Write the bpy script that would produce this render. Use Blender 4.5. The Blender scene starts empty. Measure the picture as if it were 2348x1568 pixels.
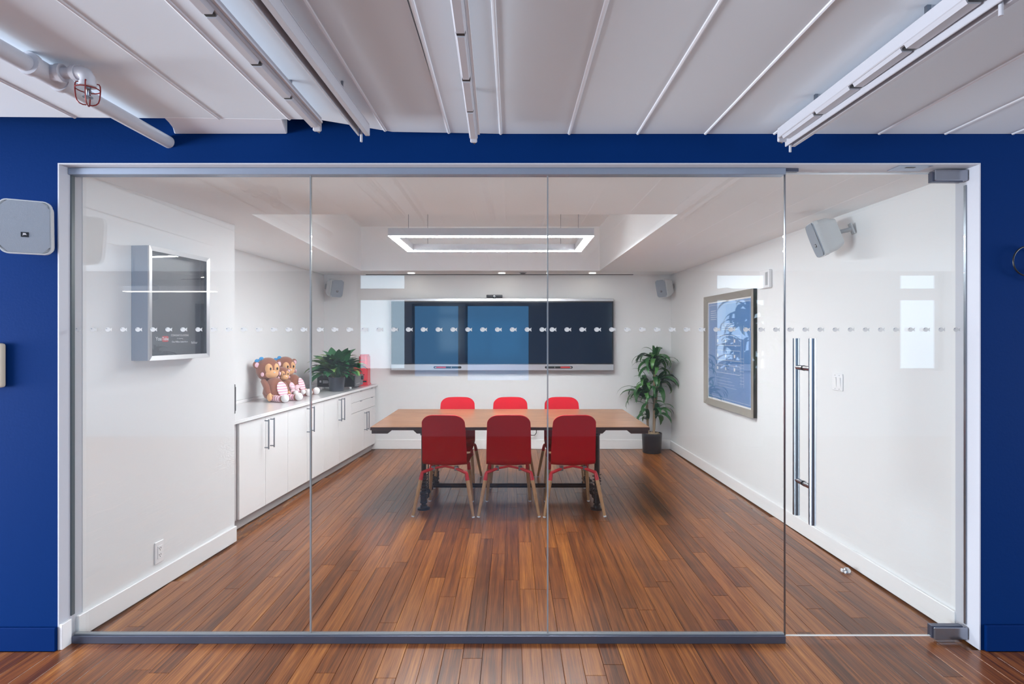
import bpy, bmesh, math, random
from math import sin, cos, pi, radians as R, atan2, sqrt
from mathutils import Vector as V, Matrix as MX

S = bpy.context.scene
COL = S.collection
rng = random.Random(7)

# ------------------------------------------------------------------ camera, world, lights, exposure
cd = bpy.data.cameras.new('camera')
cam = bpy.data.objects.new('camera', cd)
COL.objects.link(cam)
cam.location = (0, 0, 1.5)
cam.rotation_euler = (R(90), 0, 0)
cd.sensor_width = 36
cd.lens = 36 * 1304 / 2348
cd.shift_y = -14 / 2348
cd.clip_start = 0.02
S.camera = cam

S.view_settings.view_transform = 'Standard'
S.view_settings.look = 'None'
S.view_settings.gamma = 1
S.view_settings.use_curve_mapping = False
S.view_settings.exposure = 0.0
try:
    S.cycles.max_bounces = 12
    S.cycles.transparent_max_bounces = 24
    S.cycles.diffuse_bounces = 6
    S.cycles.sample_clamp_indirect = 6
    S.cycles.use_denoising = True
except Exception:
    pass

W = bpy.data.worlds.new('world')
S.world = W
W.use_nodes = True
W.node_tree.nodes['Background'].inputs[0].default_value = (0.62, 0.78, 1.0, 1)
W.node_tree.nodes['Background'].inputs[1].default_value = .15

PENDANT = 112.0        # emission of the lit lens of the pendant
DOWNLIGHT = 20.0
OFFICE_LAMP = 13.0
WINDOW_W = 75.0       # watts of daylight through each office window


def area(name, loc, rot, sx, sy, w, col):
    l = bpy.data.lights.new(name, 'AREA')
    l.shape = 'RECTANGLE'
    l.size, l.size_y, l.energy, l.color = sx, sy, w, col
    o = bpy.data.objects.new(name, l)
    o.location, o.rotation_euler = loc, rot
    COL.objects.link(o)
    return o


OFFICE_BACK = -2.9
SKYC = (0.62, 0.82, 1.0)
# windows of the office behind the camera: x0, x1, sill, head, transom?, radiance of the sky outside
WINS = [(-2.32, -1.59, .98, 2.443, True, 5.0), (3.06, 3.84, .98, 2.443, True, 5.0), (5.80, 6.45, .98, 2.443, True, 4.0),
        (-1.50, -.78, .86, 1.98, False, 2.3), (-.70, .28, .80, 1.98, False, 2.5)]
for (a, b, z0, z1, tr_, rad) in WINS:
    area('daylight', ((a + b) / 2, OFFICE_BACK - 0.25, (z0 + z1) / 2), (R(90), 0, 0), b - a + .1, z1 - z0 + .1,
         rad * pi * (b - a + .1) * (z1 - z0 + .1), SKYC if tr_ else (.14, .48, 1.0))
# added end lights that fill the office, kept out of the glass reflections
area('office_fill_left', (-7.2, 0, 1.1), (R(90), 0, R(-90)), 5.0, 1.7, 920, (0.86, 0.92, 1.0))
area('office_fill_right', (7.7, 0, 1.1), (R(90), 0, R(90)), 5.0, 1.7, 350, (0.86, 0.92, 1.0))


# ------------------------------------------------------------------ helpers
def lin(r, g, b):
    f = lambda c: (c / 255) / 12.92 if c <= 10 else ((c / 255 + .055) / 1.055) ** 2.4
    return (f(r), f(g), f(b), 1)


def mat(name, rgb, rough=.5, metal=0, coat=0, emit=0, bump=0, bscale=60, spec=.5, sheen=0):
    m = bpy.data.materials.new(name)
    m.use_nodes = True
    t = m.node_tree
    p = t.nodes['Principled BSDF']
    c = lin(*rgb)
    p.inputs['Base Color'].default_value = c
    p.inputs['Roughness'].default_value = rough
    p.inputs['Metallic'].default_value = metal
    p.inputs['Specular IOR Level'].default_value = spec
    p.inputs['Coat Weight'].default_value = coat
    p.inputs['Coat Roughness'].default_value = .08
    p.inputs['Sheen Weight'].default_value = sheen
    if emit:
        p.inputs['Emission Color'].default_value = c
        p.inputs['Emission Strength'].default_value = emit
    if bump:
        tc = t.nodes.new('ShaderNodeTexCoord')
        n = t.nodes.new('ShaderNodeTexNoise')
        n.inputs['Scale'].default_value = bscale
        n.inputs['Detail'].default_value = 4
        b = t.nodes.new('ShaderNodeBump')
        b.inputs['Strength'].default_value = bump
        b.inputs['Distance'].default_value = .004
        t.links.new(tc.outputs['Object'], n.inputs['Vector'])
        t.links.new(n.outputs['Fac'], b.inputs['Height'])
        t.links.new(b.outputs['Normal'], p.inputs['Normal'])
    return m


def wood(name, ramp, stretch, rough=.3, coat=.3, vary=.5, fine=1.0, spec=.5):
    m = bpy.data.materials.new(name)
    m.use_nodes = True
    t = m.node_tree
    L = t.links.new
    N = t.nodes.new
    p = t.nodes['Principled BSDF']
    tc = N('ShaderNodeTexCoord')
    oi = N('ShaderNodeObjectInfo')
    mul = N('ShaderNodeMath'); mul.operation = 'MULTIPLY'; mul.inputs[1].default_value = 137.0
    L(oi.outputs['Random'], mul.inputs[0])
    add = N('ShaderNodeVectorMath'); add.operation = 'ADD'
    L(tc.outputs['Object'], add.inputs[0]); L(mul.outputs[0], add.inputs[1])
    mp = N('ShaderNodeMapping'); mp.inputs['Scale'].default_value = stretch
    L(add.outputs[0], mp.inputs['Vector'])
    n1 = N('ShaderNodeTexNoise'); n1.inputs['Scale'].default_value = 1.0 * fine; n1.inputs['Detail'].default_value = 6
    n1.inputs['Roughness'].default_value = .65
    n2 = N('ShaderNodeTexNoise'); n2.inputs['Scale'].default_value = 4.5 * fine; n2.inputs['Detail'].default_value = 5
    L(mp.outputs[0], n1.inputs['Vector']); L(mp.outputs[0], n2.inputs['Vector'])
    m1 = N('ShaderNodeMath'); m1.operation = 'MULTIPLY_ADD'; m1.inputs[1].default_value = .60
    L(n2.outputs['Fac'], m1.inputs[0]); 
    m0 = N('ShaderNodeMath'); m0.operation = 'MULTIPLY'; m0.inputs[1].default_value = 1.0
    L(n1.outputs['Fac'], m0.inputs[0]); L(m0.outputs[0], m1.inputs[2])
    wn = N('ShaderNodeTexWhiteNoise'); wn.noise_dimensions = '1D'
    L(mul.outputs[0], wn.inputs['W'])
    m2 = N('ShaderNodeMath'); m2.operation = 'MULTIPLY_ADD'; m2.inputs[1].default_value = vary
    L(wn.outputs['Value'], m2.inputs[0]); L(m1.outputs[0], m2.inputs[2])
    m3 = N('ShaderNodeMath'); m3.operation = 'SUBTRACT'; m3.inputs[1].default_value = .30 + vary / 2
    L(m2.outputs[0], m3.inputs[0])
    cr = N('ShaderNodeValToRGB')
    e = cr.color_ramp.elements
    e[0].position, e[0].color = ramp[0][0], lin(*ramp[0][1])
    e[1].position, e[1].color = ramp[-1][0], lin(*ramp[-1][1])
    for pos, c in ramp[1:-1]:
        k = e.new(pos); k.color = lin(*c)
    L(m3.outputs[0], cr.inputs[0]); L(cr.outputs[0], p.inputs['Base Color'])
    p.inputs['Roughness'].default_value = rough
    p.inputs['Coat Weight'].default_value = coat
    p.inputs['Coat Roughness'].default_value = .12
    p.inputs['Specular IOR Level'].default_value = spec
    b = N('ShaderNodeBump'); b.inputs['Strength'].default_value = .02; b.inputs['Distance'].default_value = .002
    L(n2.outputs['Fac'], b.inputs['Height']); L(b.outputs['Normal'], p.inputs['Normal'])
    return m


def glass_mat(name, tint=(.97, .985, .98), base=.042):
    m = bpy.data.materials.new(name)
    m.use_nodes = True
    t = m.node_tree
    L = t.links.new
    N = t.nodes.new
    for n in list(t.nodes):
        t.nodes.remove(n)
    out = N('ShaderNodeOutputMaterial')
    mix = N('ShaderNodeMixShader')
    tr = N('ShaderNodeBsdfTransparent'); tr.inputs[0].default_value = (*tint, 1)
    gl = N('ShaderNodeBsdfGlossy'); gl.inputs['Roughness'].default_value = 0; gl.inputs['Color'].default_value = (1, 1, 1, 1)
    lw = N('ShaderNodeLayerWeight'); lw.inputs['Blend'].default_value = .5
    pw = N('ShaderNodeMath'); pw.operation = 'POWER'; pw.inputs[1].default_value = 5
    ma = N('ShaderNodeMath'); ma.operation = 'MULTIPLY_ADD'; ma.inputs[1].default_value = 1 - base; ma.inputs[2].default_value = base
    L(lw.outputs['Facing'], pw.inputs[0]); L(pw.outputs[0], ma.inputs[0]); L(ma.outputs[0], mix.inputs[0])
    L(tr.outputs[0], mix.inputs[1]); L(gl.outputs[0], mix.inputs[2]); L(mix.outputs[0], out.inputs[0])
    return m


def film_mat(name):
    m = bpy.data.materials.new(name)
    m.use_nodes = True
    t = m.node_tree
    L = t.links.new
    N = t.nodes.new
    for n in list(t.nodes):
        t.nodes.remove(n)
    out = N('ShaderNodeOutputMaterial')
    a, b = N('ShaderNodeMixShader'), N('ShaderNodeMixShader')
    d = N('ShaderNodeBsdfDiffuse'); d.inputs[0].default_value = lin(226, 228, 228)
    tl = N('ShaderNodeBsdfTranslucent'); tl.inputs[0].default_value = lin(226, 228, 228)
    tr = N('ShaderNodeBsdfTransparent')
    a.inputs[0].default_value = .22
    L(d.outputs[0], a.inputs[1]); L(tl.outputs[0], a.inputs[2])
    b.inputs[0].default_value = .72
    L(tr.outputs[0], b.inputs[1]); L(a.outputs[0], b.inputs[2]); L(b.outputs[0], out.inputs[0])
    return m


class MB:
    """collects geometry for ONE mesh object"""
    def __init__(s):
        s.v, s.f = [], []

    def add(s, vs, fs, M=None):
        k = len(s.v)
        s.v += [(M @ V(p)) if M else V(p) for p in vs]
        s.f += [tuple(i + k for i in f) for f in fs]
        return s

    def box(s, x0, x1, y0, y1, z0, z1, M=None):
        vs = [(x0, y0, z0), (x1, y0, z0), (x1, y1, z0), (x0, y1, z0), (x0, y0, z1), (x1, y0, z1), (x1, y1, z1), (x0, y1, z1)]
        return s.add(vs, [(3, 2, 1, 0), (4, 5, 6, 7), (0, 1, 5, 4), (1, 2, 6, 5), (2, 3, 7, 6), (3, 0, 4, 7)], M)

    def prism(s, poly, z0, z1, M=None):
        n = len(poly)
        vs = [(x, y, z0) for x, y in poly] + [(x, y, z1) for x, y in poly]
        fs = [tuple(range(n - 1, -1, -1)), tuple(range(n, 2 * n))]
        fs += [(i, (i + 1) % n, n + (i + 1) % n, n + i) for i in range(n)]
        return s.add(vs, fs, M)

    def tube(s, path, r, n=10, M=None, closed=False):
        P = [V(p) for p in path]
        rr = r if isinstance(r, (list, tuple)) else [r] * len(P)
        vs, fs = [], []
        up = None
        m = len(P)
        for i, p in enumerate(P):
            if closed:
                d = P[(i + 1) % m] - P[i - 1]
            else:
                d = P[min(i + 1, m - 1)] - P[max(i - 1, 0)]
            d.normalize()
            if up is None:
                up = V((0, 0, 1)) if abs(d.z) < .9 else V((1, 0, 0))
            x = up - d * up.dot(d)
            if x.length < 1e-4:
                x = V((1, .3, .1)) - d * V((1, .3, .1)).dot(d)
            x.normalize()
            up = x
            y = d.cross(x)
            for k in range(n):
                a = 2 * pi * k / n
                vs.append(p + (x * cos(a) + y * sin(a)) * rr[i])
        for i in range(m if closed else m - 1):
            j = (i + 1) % m
            for k in range(n):
                k2 = (k + 1) % n
                fs.append((i * n + k, i * n + k2, j * n + k2, j * n + k))
        if not closed:
            fs.append(tuple(range(n - 1, -1, -1)))
            fs.append(tuple((m - 1) * n + k for k in range(n)))
        return s.add(vs, fs, M)

    def lathe(s, prof, n=24, M=None):
        vs, fs = [], []
        for r, z in prof:
            for k in range(n):
                a = 2 * pi * k / n
                vs.append((r * cos(a), r * sin(a), z))
        for i in range(len(prof) - 1):
            for k in range(n):
                k2 = (k + 1) % n
                fs.append((i * n + k, i * n + k2, (i + 1) * n + k2, (i + 1) * n + k))
        fs.append(tuple(range(n - 1, -1, -1)))
        fs.append(tuple((len(prof) - 1) * n + k for k in range(n)))
        return s.add(vs, fs, M)

    def ell(s, c, r, n=16, M=None):
        q = []
        for i in range(1, n // 2):
            a = pi * i / (n // 2)
            q.append((sin(a), -cos(a)))
        vs, fs = [(0, 0, -1)], []
        for rr, z in q:
            for k in range(n):
                b = 2 * pi * k / n
                vs.append((rr * cos(b), rr * sin(b), z))
        vs.append((0, 0, 1))
        m = len(q)
        for k in range(n):
            fs.append((0, 1 + (k + 1) % n, 1 + k))
            fs.append((len(vs) - 1, 1 + (m - 1) * n + k, 1 + (m - 1) * n + (k + 1) % n))
        for i in range(m - 1):
            for k in range(n):
                k2 = (k + 1) % n
                fs.append((1 + i * n + k, 1 + i * n + k2, 1 + (i + 1) * n + k2, 1 + (i + 1) * n + k))
        vs = [V((c[0] + p[0] * r[0], c[1] + p[1] * r[1], c[2] + p[2] * r[2])) for p in vs]
        return s.add(vs, fs, M)

    def build(s, name, m, parent=None, bevel=0, seg=1, smooth=False, org=None, rot=None):
        me = bpy.data.meshes.new(name)
        o0 = V(org) if org is not None else V((0, 0, 0))
        me.from_pydata([tuple(p - o0) for p in s.v], [], s.f)
        bm = bmesh.new()
        bm.from_mesh(me)
        bmesh.ops.recalc_face_normals(bm, faces=bm.faces)
        if bevel:
            bmesh.ops.bevel(bm, geom=list(bm.edges), offset=bevel, segments=seg, profile=.5, affect='EDGES', clamp_overlap=True)
        bm.to_mesh(me)
        bm.free()
        if smooth or (bevel and seg > 1):
            me.shade_smooth()
            me.set_sharp_from_angle(angle=R(40))
        me.materials.append(m)
        o = bpy.data.objects.new(name, me)
        COL.objects.link(o)
        o.location = o0
        if parent:
            o.parent = parent
        return o


def tag(o, label=None, cat=None, group=None, kind=None):
    if label: o['label'] = label
    if cat: o['category'] = cat
    if group: o['group'] = group
    if kind: o['kind'] = kind
    return o


def thing(name, label, cat, loc=(0, 0, 0), rz=0, group=None):
    o = bpy.data.objects.new(name, None)
    o.empty_display_size = .1
    COL.objects.link(o)
    o.location = loc
    o.rotation_euler = (0, 0, rz)
    return tag(o, label, cat, group)


def struct(o):
    o['kind'] = 'structure'
    return o


def part(name, mesh, parent, M=None):
    o = bpy.data.objects.new(name, mesh)
    COL.objects.link(o)
    o.parent = parent
    if M is not None:
        o.matrix_local = M
    return o


def dup(root, loc, rz, label, group=None):
    def cp(o, par):
        c = o.copy()
        COL.objects.link(c)
        c.parent = par
        if par is not None:
            c.matrix_parent_inverse = o.matrix_parent_inverse
        for ch in o.children:
            cp(ch, c)
        return c
    r = cp(root, None)
    r.location = loc
    r.rotation_euler = (0, 0, rz)
    r['label'] = label
    if group: r['group'] = group
    return r


def text_mesh(s, size, m, bold=0, align='CENTER', ext=.0006):
    c = bpy.data.curves.new('text', 'FONT')
    c.body, c.size, c.extrude, c.offset = s, size, ext, bold
    c.align_x, c.align_y = align, 'CENTER'
    c.resolution_u = 3
    o = bpy.data.objects.new('text', c)
    COL.objects.link(o)
    dg = bpy.context.evaluated_depsgraph_get()
    me = bpy.data.meshes.new_from_object(o.evaluated_get(dg))
    bpy.data.objects.remove(o)
    bpy.data.curves.remove(c)
    me.materials.clear()
    me.materials.append(m)
    return me


def frame_M(o, x, y):
    """matrix with origin o, local x and y axes (text frames)"""
    x = V(x).normalized(); y = V(y).normalized(); z = x.cross(y)
    return MX(((x.x, y.x, z.x, o[0]), (x.y, y.y, z.y, o[1]), (x.z, y.z, z.z, o[2]), (0, 0, 0, 1)))


def rrect(x0, x1, y0, y1, r, n=5):
    pts = []
    for cx, cy, a0 in ((x1 - r, y1 - r, 0), (x0 + r, y1 - r, 90), (x0 + r, y0 + r, 180), (x1 - r, y0 + r, 270)):
        for k in range(n + 1):
            a = R(a0 + 90 * k / n)
            pts.append((cx + r * cos(a), cy + r * sin(a)))
    return pts


# ------------------------------------------------------------------ materials
BLUE = mat('blue_paint', (5, 42, 98), .6, spec=.03, bump=.12, bscale=90)
BLUE2 = mat('blue_trim_paint', (2, 38, 94), .5, spec=.04)
WHITE = mat('white_paint', (229, 230, 231), .6, bump=.05, bscale=120)
CEILW = mat('room_ceiling_paint', (247, 250, 252), .7, bump=.04, bscale=120)
TRIMW = mat('white_trim_paint', (238, 239, 240), .35)
REVEAL = mat('reveal_paint', (192, 195, 204), .5, bump=.06, bscale=80)
CPANEL = mat('ceiling_panel_paint', (222, 233, 242), .65, bump=.08, bscale=40)
CSEAM = mat('seam_strip_paint', (228, 233, 240), .5)
DARKV = mat('dark_cap', (30, 30, 34), .9)
ALU = mat('anodised_aluminium', (158, 170, 188), .38, metal=.75)
ALUD = mat('dark_anodised_rail', (92, 98, 116), .35, metal=.7)
STEEL = mat('brushed_steel', (142, 150, 160), .3, metal=1)
CHROME = mat('polished_steel', (220, 222, 226), .08, metal=1)
PATCH = mat('patch_fitting_steel', (150, 154, 164), .22, metal=.9)
SEAL = mat('silicone_seam', (128, 132, 136), .3)
GLASS = glass_mat('clear_glass')
PICGLASS = glass_mat('picture_glass', (1, 1, 1), .05)
FILM = film_mat('frosted_film')
FLOOR = wood('strand_bamboo', [(.08, (52, 28, 18)), (.32, (88, 50, 29)), (.52, (124, 71, 35)), (.72, (158, 98, 48)), (.95, (194, 136, 72))],
             (42, 1.1, 24), rough=.28, coat=.05, vary=.26, spec=.36)
TABLEW = wood('oiled_walnut', [(.1, (70, 44, 30)), (.38, (118, 80, 56)), (.6, (156, 114, 84)), (.95, (186, 146, 112))],
              (1.6, 26, 26), rough=.28, coat=.3, vary=.0)
TABLED = wood('shaded_walnut', [(.1, (34, 20, 17)), (.5, (58, 34, 27)), (.95, (84, 52, 40))], (1.6, 26, 26), rough=.35, coat=.1, vary=0)  # darker copy of the walnut, holding the shade of edge and underside
LEGW = wood('chair_leg_oak', [(.1, (150, 110, 76)), (.5, (184, 142, 102)), (.95, (204, 168, 126))], (40, 40, 3), rough=.45, coat=0, vary=.1)
RED = mat('red_lacquer', (172, 4, 26), .5, coat=0, spec=.15, bump=.05, bscale=30)
REDM = mat('red_steel', (196, 18, 40), .3, coat=.2)
BLACK = mat('black_plastic', (22, 22, 25), .4)
BLACKM = mat('black_pipe', (26, 27, 31), .35, metal=.4)
CABLE = mat('black_cable', (18, 18, 21), .35)
RUBBER = mat('black_rubber', (24, 24, 26), .7)
WPLAST = mat('white_plastic', (236, 236, 238), .35)
GREYPL = mat('grey_plastic', (176, 180, 184), .5)
CABW = mat('white_cabinet_lacquer', (240, 240, 241), .25)
CABGAP = mat('cabinet_carcass', (196, 192, 194), .6)
KICK = mat('kick_board', (176, 176, 178), .5)
QUARTZ = mat('white_quartz', (242, 242, 243), .12, coat=.3)
SPKW = mat('speaker_shell', (208, 212, 214), .5, bump=.1, bscale=200)
SPKG = mat('speaker_grille', (150, 160, 172), .6, bump=.15, bscale=400)
SCREEN = mat('display_glass', (10, 30, 52), .08, spec=.3)
BEZEL = mat('display_bezel', (20, 24, 32), .25)
SILVER = mat('silver_trim', (214, 214, 216), .3, metal=.8)
LENS = mat('lamp_lens', (250, 252, 255), .4, emit=PENDANT)
DLENS = mat('downlight_lens', (255, 246, 232), .4, emit=DOWNLIGHT)
OLENS = mat('office_lamp_lens', (255, 250, 240), .4, emit=OFFICE_LAMP)
LAMPB = mat('lamp_body', (196, 198, 204), .4, metal=.3)
LEAF = mat('dracaena_leaf', (42, 92, 44), .35, spec=.6)
LEAF2 = mat('dracaena_leaf_light', (70, 122, 56), .35, spec=.6)
LEAF3 = mat('peace_lily_leaf', (38, 98, 56), .32, spec=.6)
LEAF4 = mat('peace_lily_leaf_light', (112, 152, 78), .35, spec=.6)
CANE = mat('cane_bark', (146, 124, 98), .8, bump=.8, bscale=70)
STALK = mat('leaf_stalk', (96, 128, 66), .5)
SOIL = mat('bark_chips', (168, 148, 122), .9, bump=1, bscale=90)
POT = mat('black_pot', (34, 36, 42), .35)
POT2 = mat('charcoal_pot', (58, 64, 76), .3)
PLUSH = mat('brown_plush', (140, 84, 62), .9, sheen=.4, bump=.3, bscale=300)
FACE = mat('tan_plush', (226, 172, 122), .9, sheen=.3, bump=.2, bscale=300)
PINK = mat('pink_plush', (244, 200, 214), .9, sheen=.3)
WPLUSH = mat('white_plush', (240, 238, 238), .9, sheen=.3)
BOWB = mat('blue_ribbon', (52, 146, 206), .6)
EYE = mat('black_eye', (18, 14, 14), .15)
REDP = mat('red_plastic', (222, 34, 52), .3, coat=.4)
REDL = mat('light_red_panel', (240, 84, 96), .35)
AMPG = mat('amplifier_panel', (120, 122, 126), .45, metal=.4)
LABELW = mat('white_print', (236, 236, 240), .5)
BLUEPRINT = mat('blueprint_paper', (98, 138, 190), .6, bump=.04)
PAPER = mat('white_mount', (240, 240, 240), .7)
PFRAME = mat('pewter_frame', (186, 180, 170), .36, metal=.55)
PLAQUE = mat('plaque_board', (62, 66, 74), .4)
RUST = mat('red_wire', (122, 26, 26), .4, metal=.2)
PIPEW = mat('white_pipe_paint', (188, 190, 198), .4, bump=.1, bscale=30)
CREAM = mat('cream_plastic', (226, 214, 190), .5)
OFFW = mat('office_wall_paint', (132, 136, 144), .7)


def striped(name, c1, c2, axis, freq):
    m = mat(name, c1, .9, sheen=.3)
    t = m.node_tree
    tc = t.nodes.new('ShaderNodeTexCoord')
    sp = t.nodes.new('ShaderNodeSeparateXYZ')
    t.links.new(tc.outputs['Object'], sp.inputs[0])
    mu = t.nodes.new('ShaderNodeMath'); mu.operation = 'MULTIPLY'; mu.inputs[1].default_value = freq
    t.links.new(sp.outputs[axis], mu.inputs[0])
    fr = t.nodes.new('ShaderNodeMath'); fr.operation = 'FRACT'
    t.links.new(mu.outputs[0], fr.inputs[0])
    gt = t.nodes.new('ShaderNodeMath'); gt.operation = 'GREATER_THAN'; gt.inputs[1].default_value = .5
    t.links.new(fr.outputs[0], gt.inputs[0])
    mx = t.nodes.new('ShaderNodeMix'); mx.data_type = 'RGBA'
    mx.inputs[6].default_value = lin(*c1); mx.inputs[7].default_value = lin(*c2)
    t.links.new(gt.outputs[0], mx.inputs[0])
    t.links.new(mx.outputs[2], t.nodes['Principled BSDF'].inputs['Base Color'])
    return m


STRIPE = striped('pink_striped_plush', (250, 232, 236), (226, 164, 186), 'Z', 40)
STRIPEX = striped('pink_striped_sock', (250, 232, 236), (222, 150, 176), 'X', 32)

# ------------------------------------------------------------------ the setting
WALL_Y, GL_Y = 2.717, 2.79
OX0, OX1, OZ = -2.169, 2.2375, 2.325
CEIL, RCEIL = 2.465, 2.312
BACK_Y = 7.55
LW = lambda y: -2.160 + .1 * (y - 2.868)          # left room wall face
RW = lambda y: 2.245 - .0278 * (y - 2.8)          # right room wall face
AW = lambda y: -2.594 + .043 * (y - 5.31)         # alcove wall face
DOORF = lambda y: -2.487 + .0913 * y              # cabinet door plane
TOE = lambda y: -2.537 + .0913 * y
CNT = lambda y: -2.467 + .0913 * y                # worktop front edge

# blue front wall with the opening
b = MB()
b.box(-7, OX0, WALL_Y, 2.86, 0, 2.95)
b.box(OX1, 7.5, WALL_Y, 2.86, 0, 2.95)
b.box(OX0, OX1, WALL_Y, 2.86, OZ, 2.95)
struct(b.build('wall_front', BLUE))

# painted lining of the opening
b = MB()
b.box(OX0, OX0 + .006, WALL_Y - .002, 2.862, 0, OZ)
b.box(OX1 - .006, OX1, WALL_Y - .002, 2.862, 0, OZ)
b.box(OX0 + .006, OX1 - .006, WALL_Y - .002, 2.862, OZ - .006, OZ)
struct(b.build('trim_1', REVEAL))

# room walls
def wallprism(name, pts, m, z1, z0=0, th=.1, side=1):
    """wall along the polyline pts (x,y), thickened away from the room"""
    P = [V((x, y, 0)) for x, y in pts]
    out = []
    for i, p in enumerate(P):
        d = (P[min(i + 1, len(P) - 1)] - P[max(i - 1, 0)]).normalized()
        n = V((-d.y, d.x, 0)) * side
        out.append(p + n * th)
    poly = [(p.x, p.y) for p in P] + [(p.x, p.y) for p in reversed(out)]
    return MB().prism(poly, z0, z1).build(name, m)


CY = 4.16
CX = -2.03
b = MB()
b.prism([(LW(2.862), 2.862), (CX, CY), (CX - .8, CY + .02), (CX - .8, CY - .08), (CX - .12, CY - .10), (LW(2.862) - .12, 2.862)], 0, 2.9)
b.prism([(AW(CY), CY + .02), (AW(BACK_Y), BACK_Y), (AW(BACK_Y) - .1, BACK_Y + .0), (AW(CY) - .1, CY + .02)], 0, 2.9)
struct(b.build('wall_left', WHITE))
struct(wallprism('wall_right', [(RW(2.862), 2.862), (RW(BACK_Y), BACK_Y)], WHITE, 2.9, side=-1))
struct(MB().box(-2.7, 2.3, BACK_Y, BACK_Y + .1, 0, 2.9).build('wall_back', WHITE))

# room ceiling with its raised tray
T = [(-1.74, 3.80), (1.11, 3.80), (1.09, 7.08), (-1.88, 7.08)]
O4 = [(-2.9, 2.862), (2.4, 2.862), (2.3, 7.6), (-2.9, 7.6)]
b = MB()
for i in range(4):
    j = (i + 1) % 4
    b.prism([O4[i], O4[j], T[j], T[i]], RCEIL, 2.90)
b.prism(T, 2.86, 2.92)
rc = struct(b.build('ceiling', CEILW))
MB().box(-1.93, 1.60, 7.50, 7.53, RCEIL - .006, RCEIL + .004).build('slot_diffuser', BLACK, rc)

# baseboards
def board(name, p0, p1, h, th, m, side):
    d = (V((*p1, 0)) - V((*p0, 0))).normalized()
    n = V((-d.y, d.x, 0)) * side * th
    b = MB().prism([p0, p1, (p1[0] + n.x, p1[1] + n.y), (p0[0] + n.x, p0[1] + n.y)], 0, h)
    return struct(b.build(name, m, bevel=.003))


board('baseboard_left', (LW(2.82), 2.82), (CX + .001, CY), .112, .018, TRIMW, -1)
board('baseboard_right', (RW(2.86), 2.86), (RW(BACK_Y), BACK_Y), .112, .018, TRIMW, 1)
board('baseboard_back', (TOE(BACK_Y) - .02, BACK_Y), (RW(BACK_Y) - .018, BACK_Y), .125, .018, TRIMW, -1)
struct(MB().box(-7, OX0 - .001, WALL_Y - .016, WALL_Y, 0, .112).build('baseboard_front', BLUE2, bevel=.003))
struct(MB().box(OX1 + .016, 7.5, WALL_Y - .016, WALL_Y, 0, .124).build('baseboard_front', BLUE2, bevel=.003))
struct(MB().box(OX0 + .006, OX0 + .022, WALL_Y - .002, GL_Y - .016, 0, .122).build('baseboard_jamb', TRIMW, bevel=.002))

# office ceiling: precast panels and the seam strips between them
SEAMS = [-7.0, -5.6, -4.2, -3.2, -2.56, -1.93, -1.30, -.99, -.596, -.30, -.054, .273, .60, .923, 1.252, 1.752, 2.069, 2.39, 2.72, 3.2, 4.2, 5.6, 7.5]
def edge_y(x):
    if x <= -.866: return 2.507 + .03 * (x + 2.25) / 1.4
    if x <= -.566: return 2.542 + (2.690 - 2.542) * (x + .866) / .3
    if x <= -.16: return 2.690 + .02 * (x + .566) / .4
    return WALL_Y
oc = struct(MB().box(-7, 7.5, OFFICE_BACK - .1, 2.86, 2.95, 3.05).build('ceiling', DARKV))  # dark cap added above the panels to stop light leaking in
for x0, x1 in zip(SEAMS[:-1], SEAMS[1:]):
    p = MB()
    xs = [x0 + .002] + [c for c in (-.866, -.566, -.16) if x0 < c < x1] + [x1 - .002]
    poly = [(x1 - .002, OFFICE_BACK), (x0 + .002, OFFICE_BACK)][::-1] + [(x, edge_y(x)) for x in reversed(xs)]
    p.prism(poly, CEIL, CEIL + .035).build('ceiling_panel', CPANEL, oc)
for x in SEAMS[1:-1]:
    e = edge_y(x)
    tilt = .03 if abs(x + .30) < .01 else 0
    MB().tube([(x + tilt * 1.2, -.5, CEIL + .001), (x, e - .003, CEIL + .001)], .0075, 8).build('seam_strip', CSEAM, oc, smooth=True)
# white beam stub in the gap between the ceiling panels and the blue wall, and a filler sliver
b = MB().prism([(-1.54, 2.44), (-1.556, 2.54), (-1.575, 2.62), (-1.612, 2.716), (-1.073, 2.716), (-1.022, 2.44)], CEIL + .037, 2.62)
MB().prism([(-1.54, 2.51), (-1.556, 2.58), (-1.575, 2.64), (-1.612, 2.716), (-1.073, 2.716), (-1.022, 2.53)], CEIL - .001, CEIL + .14).build('beam_stub', CSEAM, oc, bevel=.004)
MB().box(-.60, -.17, 2.60, 2.716, CEIL + .037, CEIL + .06).build('filler_board', CSEAM, oc)

# office shell behind the camera, with back windows and end openings added for light
FL = wood('office_floor', [(.05, (56, 31, 20)), (.5, (124, 76, 44)), (.95, (188, 136, 84))], (10, 1.7, 10), rough=.27, coat=.25, vary=0)
fl = struct(MB().box(-7, 7.5, OFFICE_BACK - .1, 7.6, -.06, -.012).build('floor', FL))
MB().box(-7, 7.5, OFFICE_BACK, 1.9, -.012, -.0005).build('floor_field', FL, fl)
b = MB()
xs = [-7] + [v for w in sorted(WINS) for v in w[:2]] + [7.5]
for i in range(0, len(xs), 2):
    b.box(xs[i], xs[i + 1], OFFICE_BACK - .2, OFFICE_BACK, 0, 2.95)
for a, c, z0, z1, tr_, rad in WINS:
    b.box(a, c, OFFICE_BACK - .2, OFFICE_BACK, 0, z0)
    b.box(a, c, OFFICE_BACK - .2, OFFICE_BACK, z1, 2.95)
    if tr_: b.box(a, c, OFFICE_BACK - .16, OFFICE_BACK - .06, 2.07, 2.183)
struct(b.build('wall_office_back', OFFW))
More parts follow.
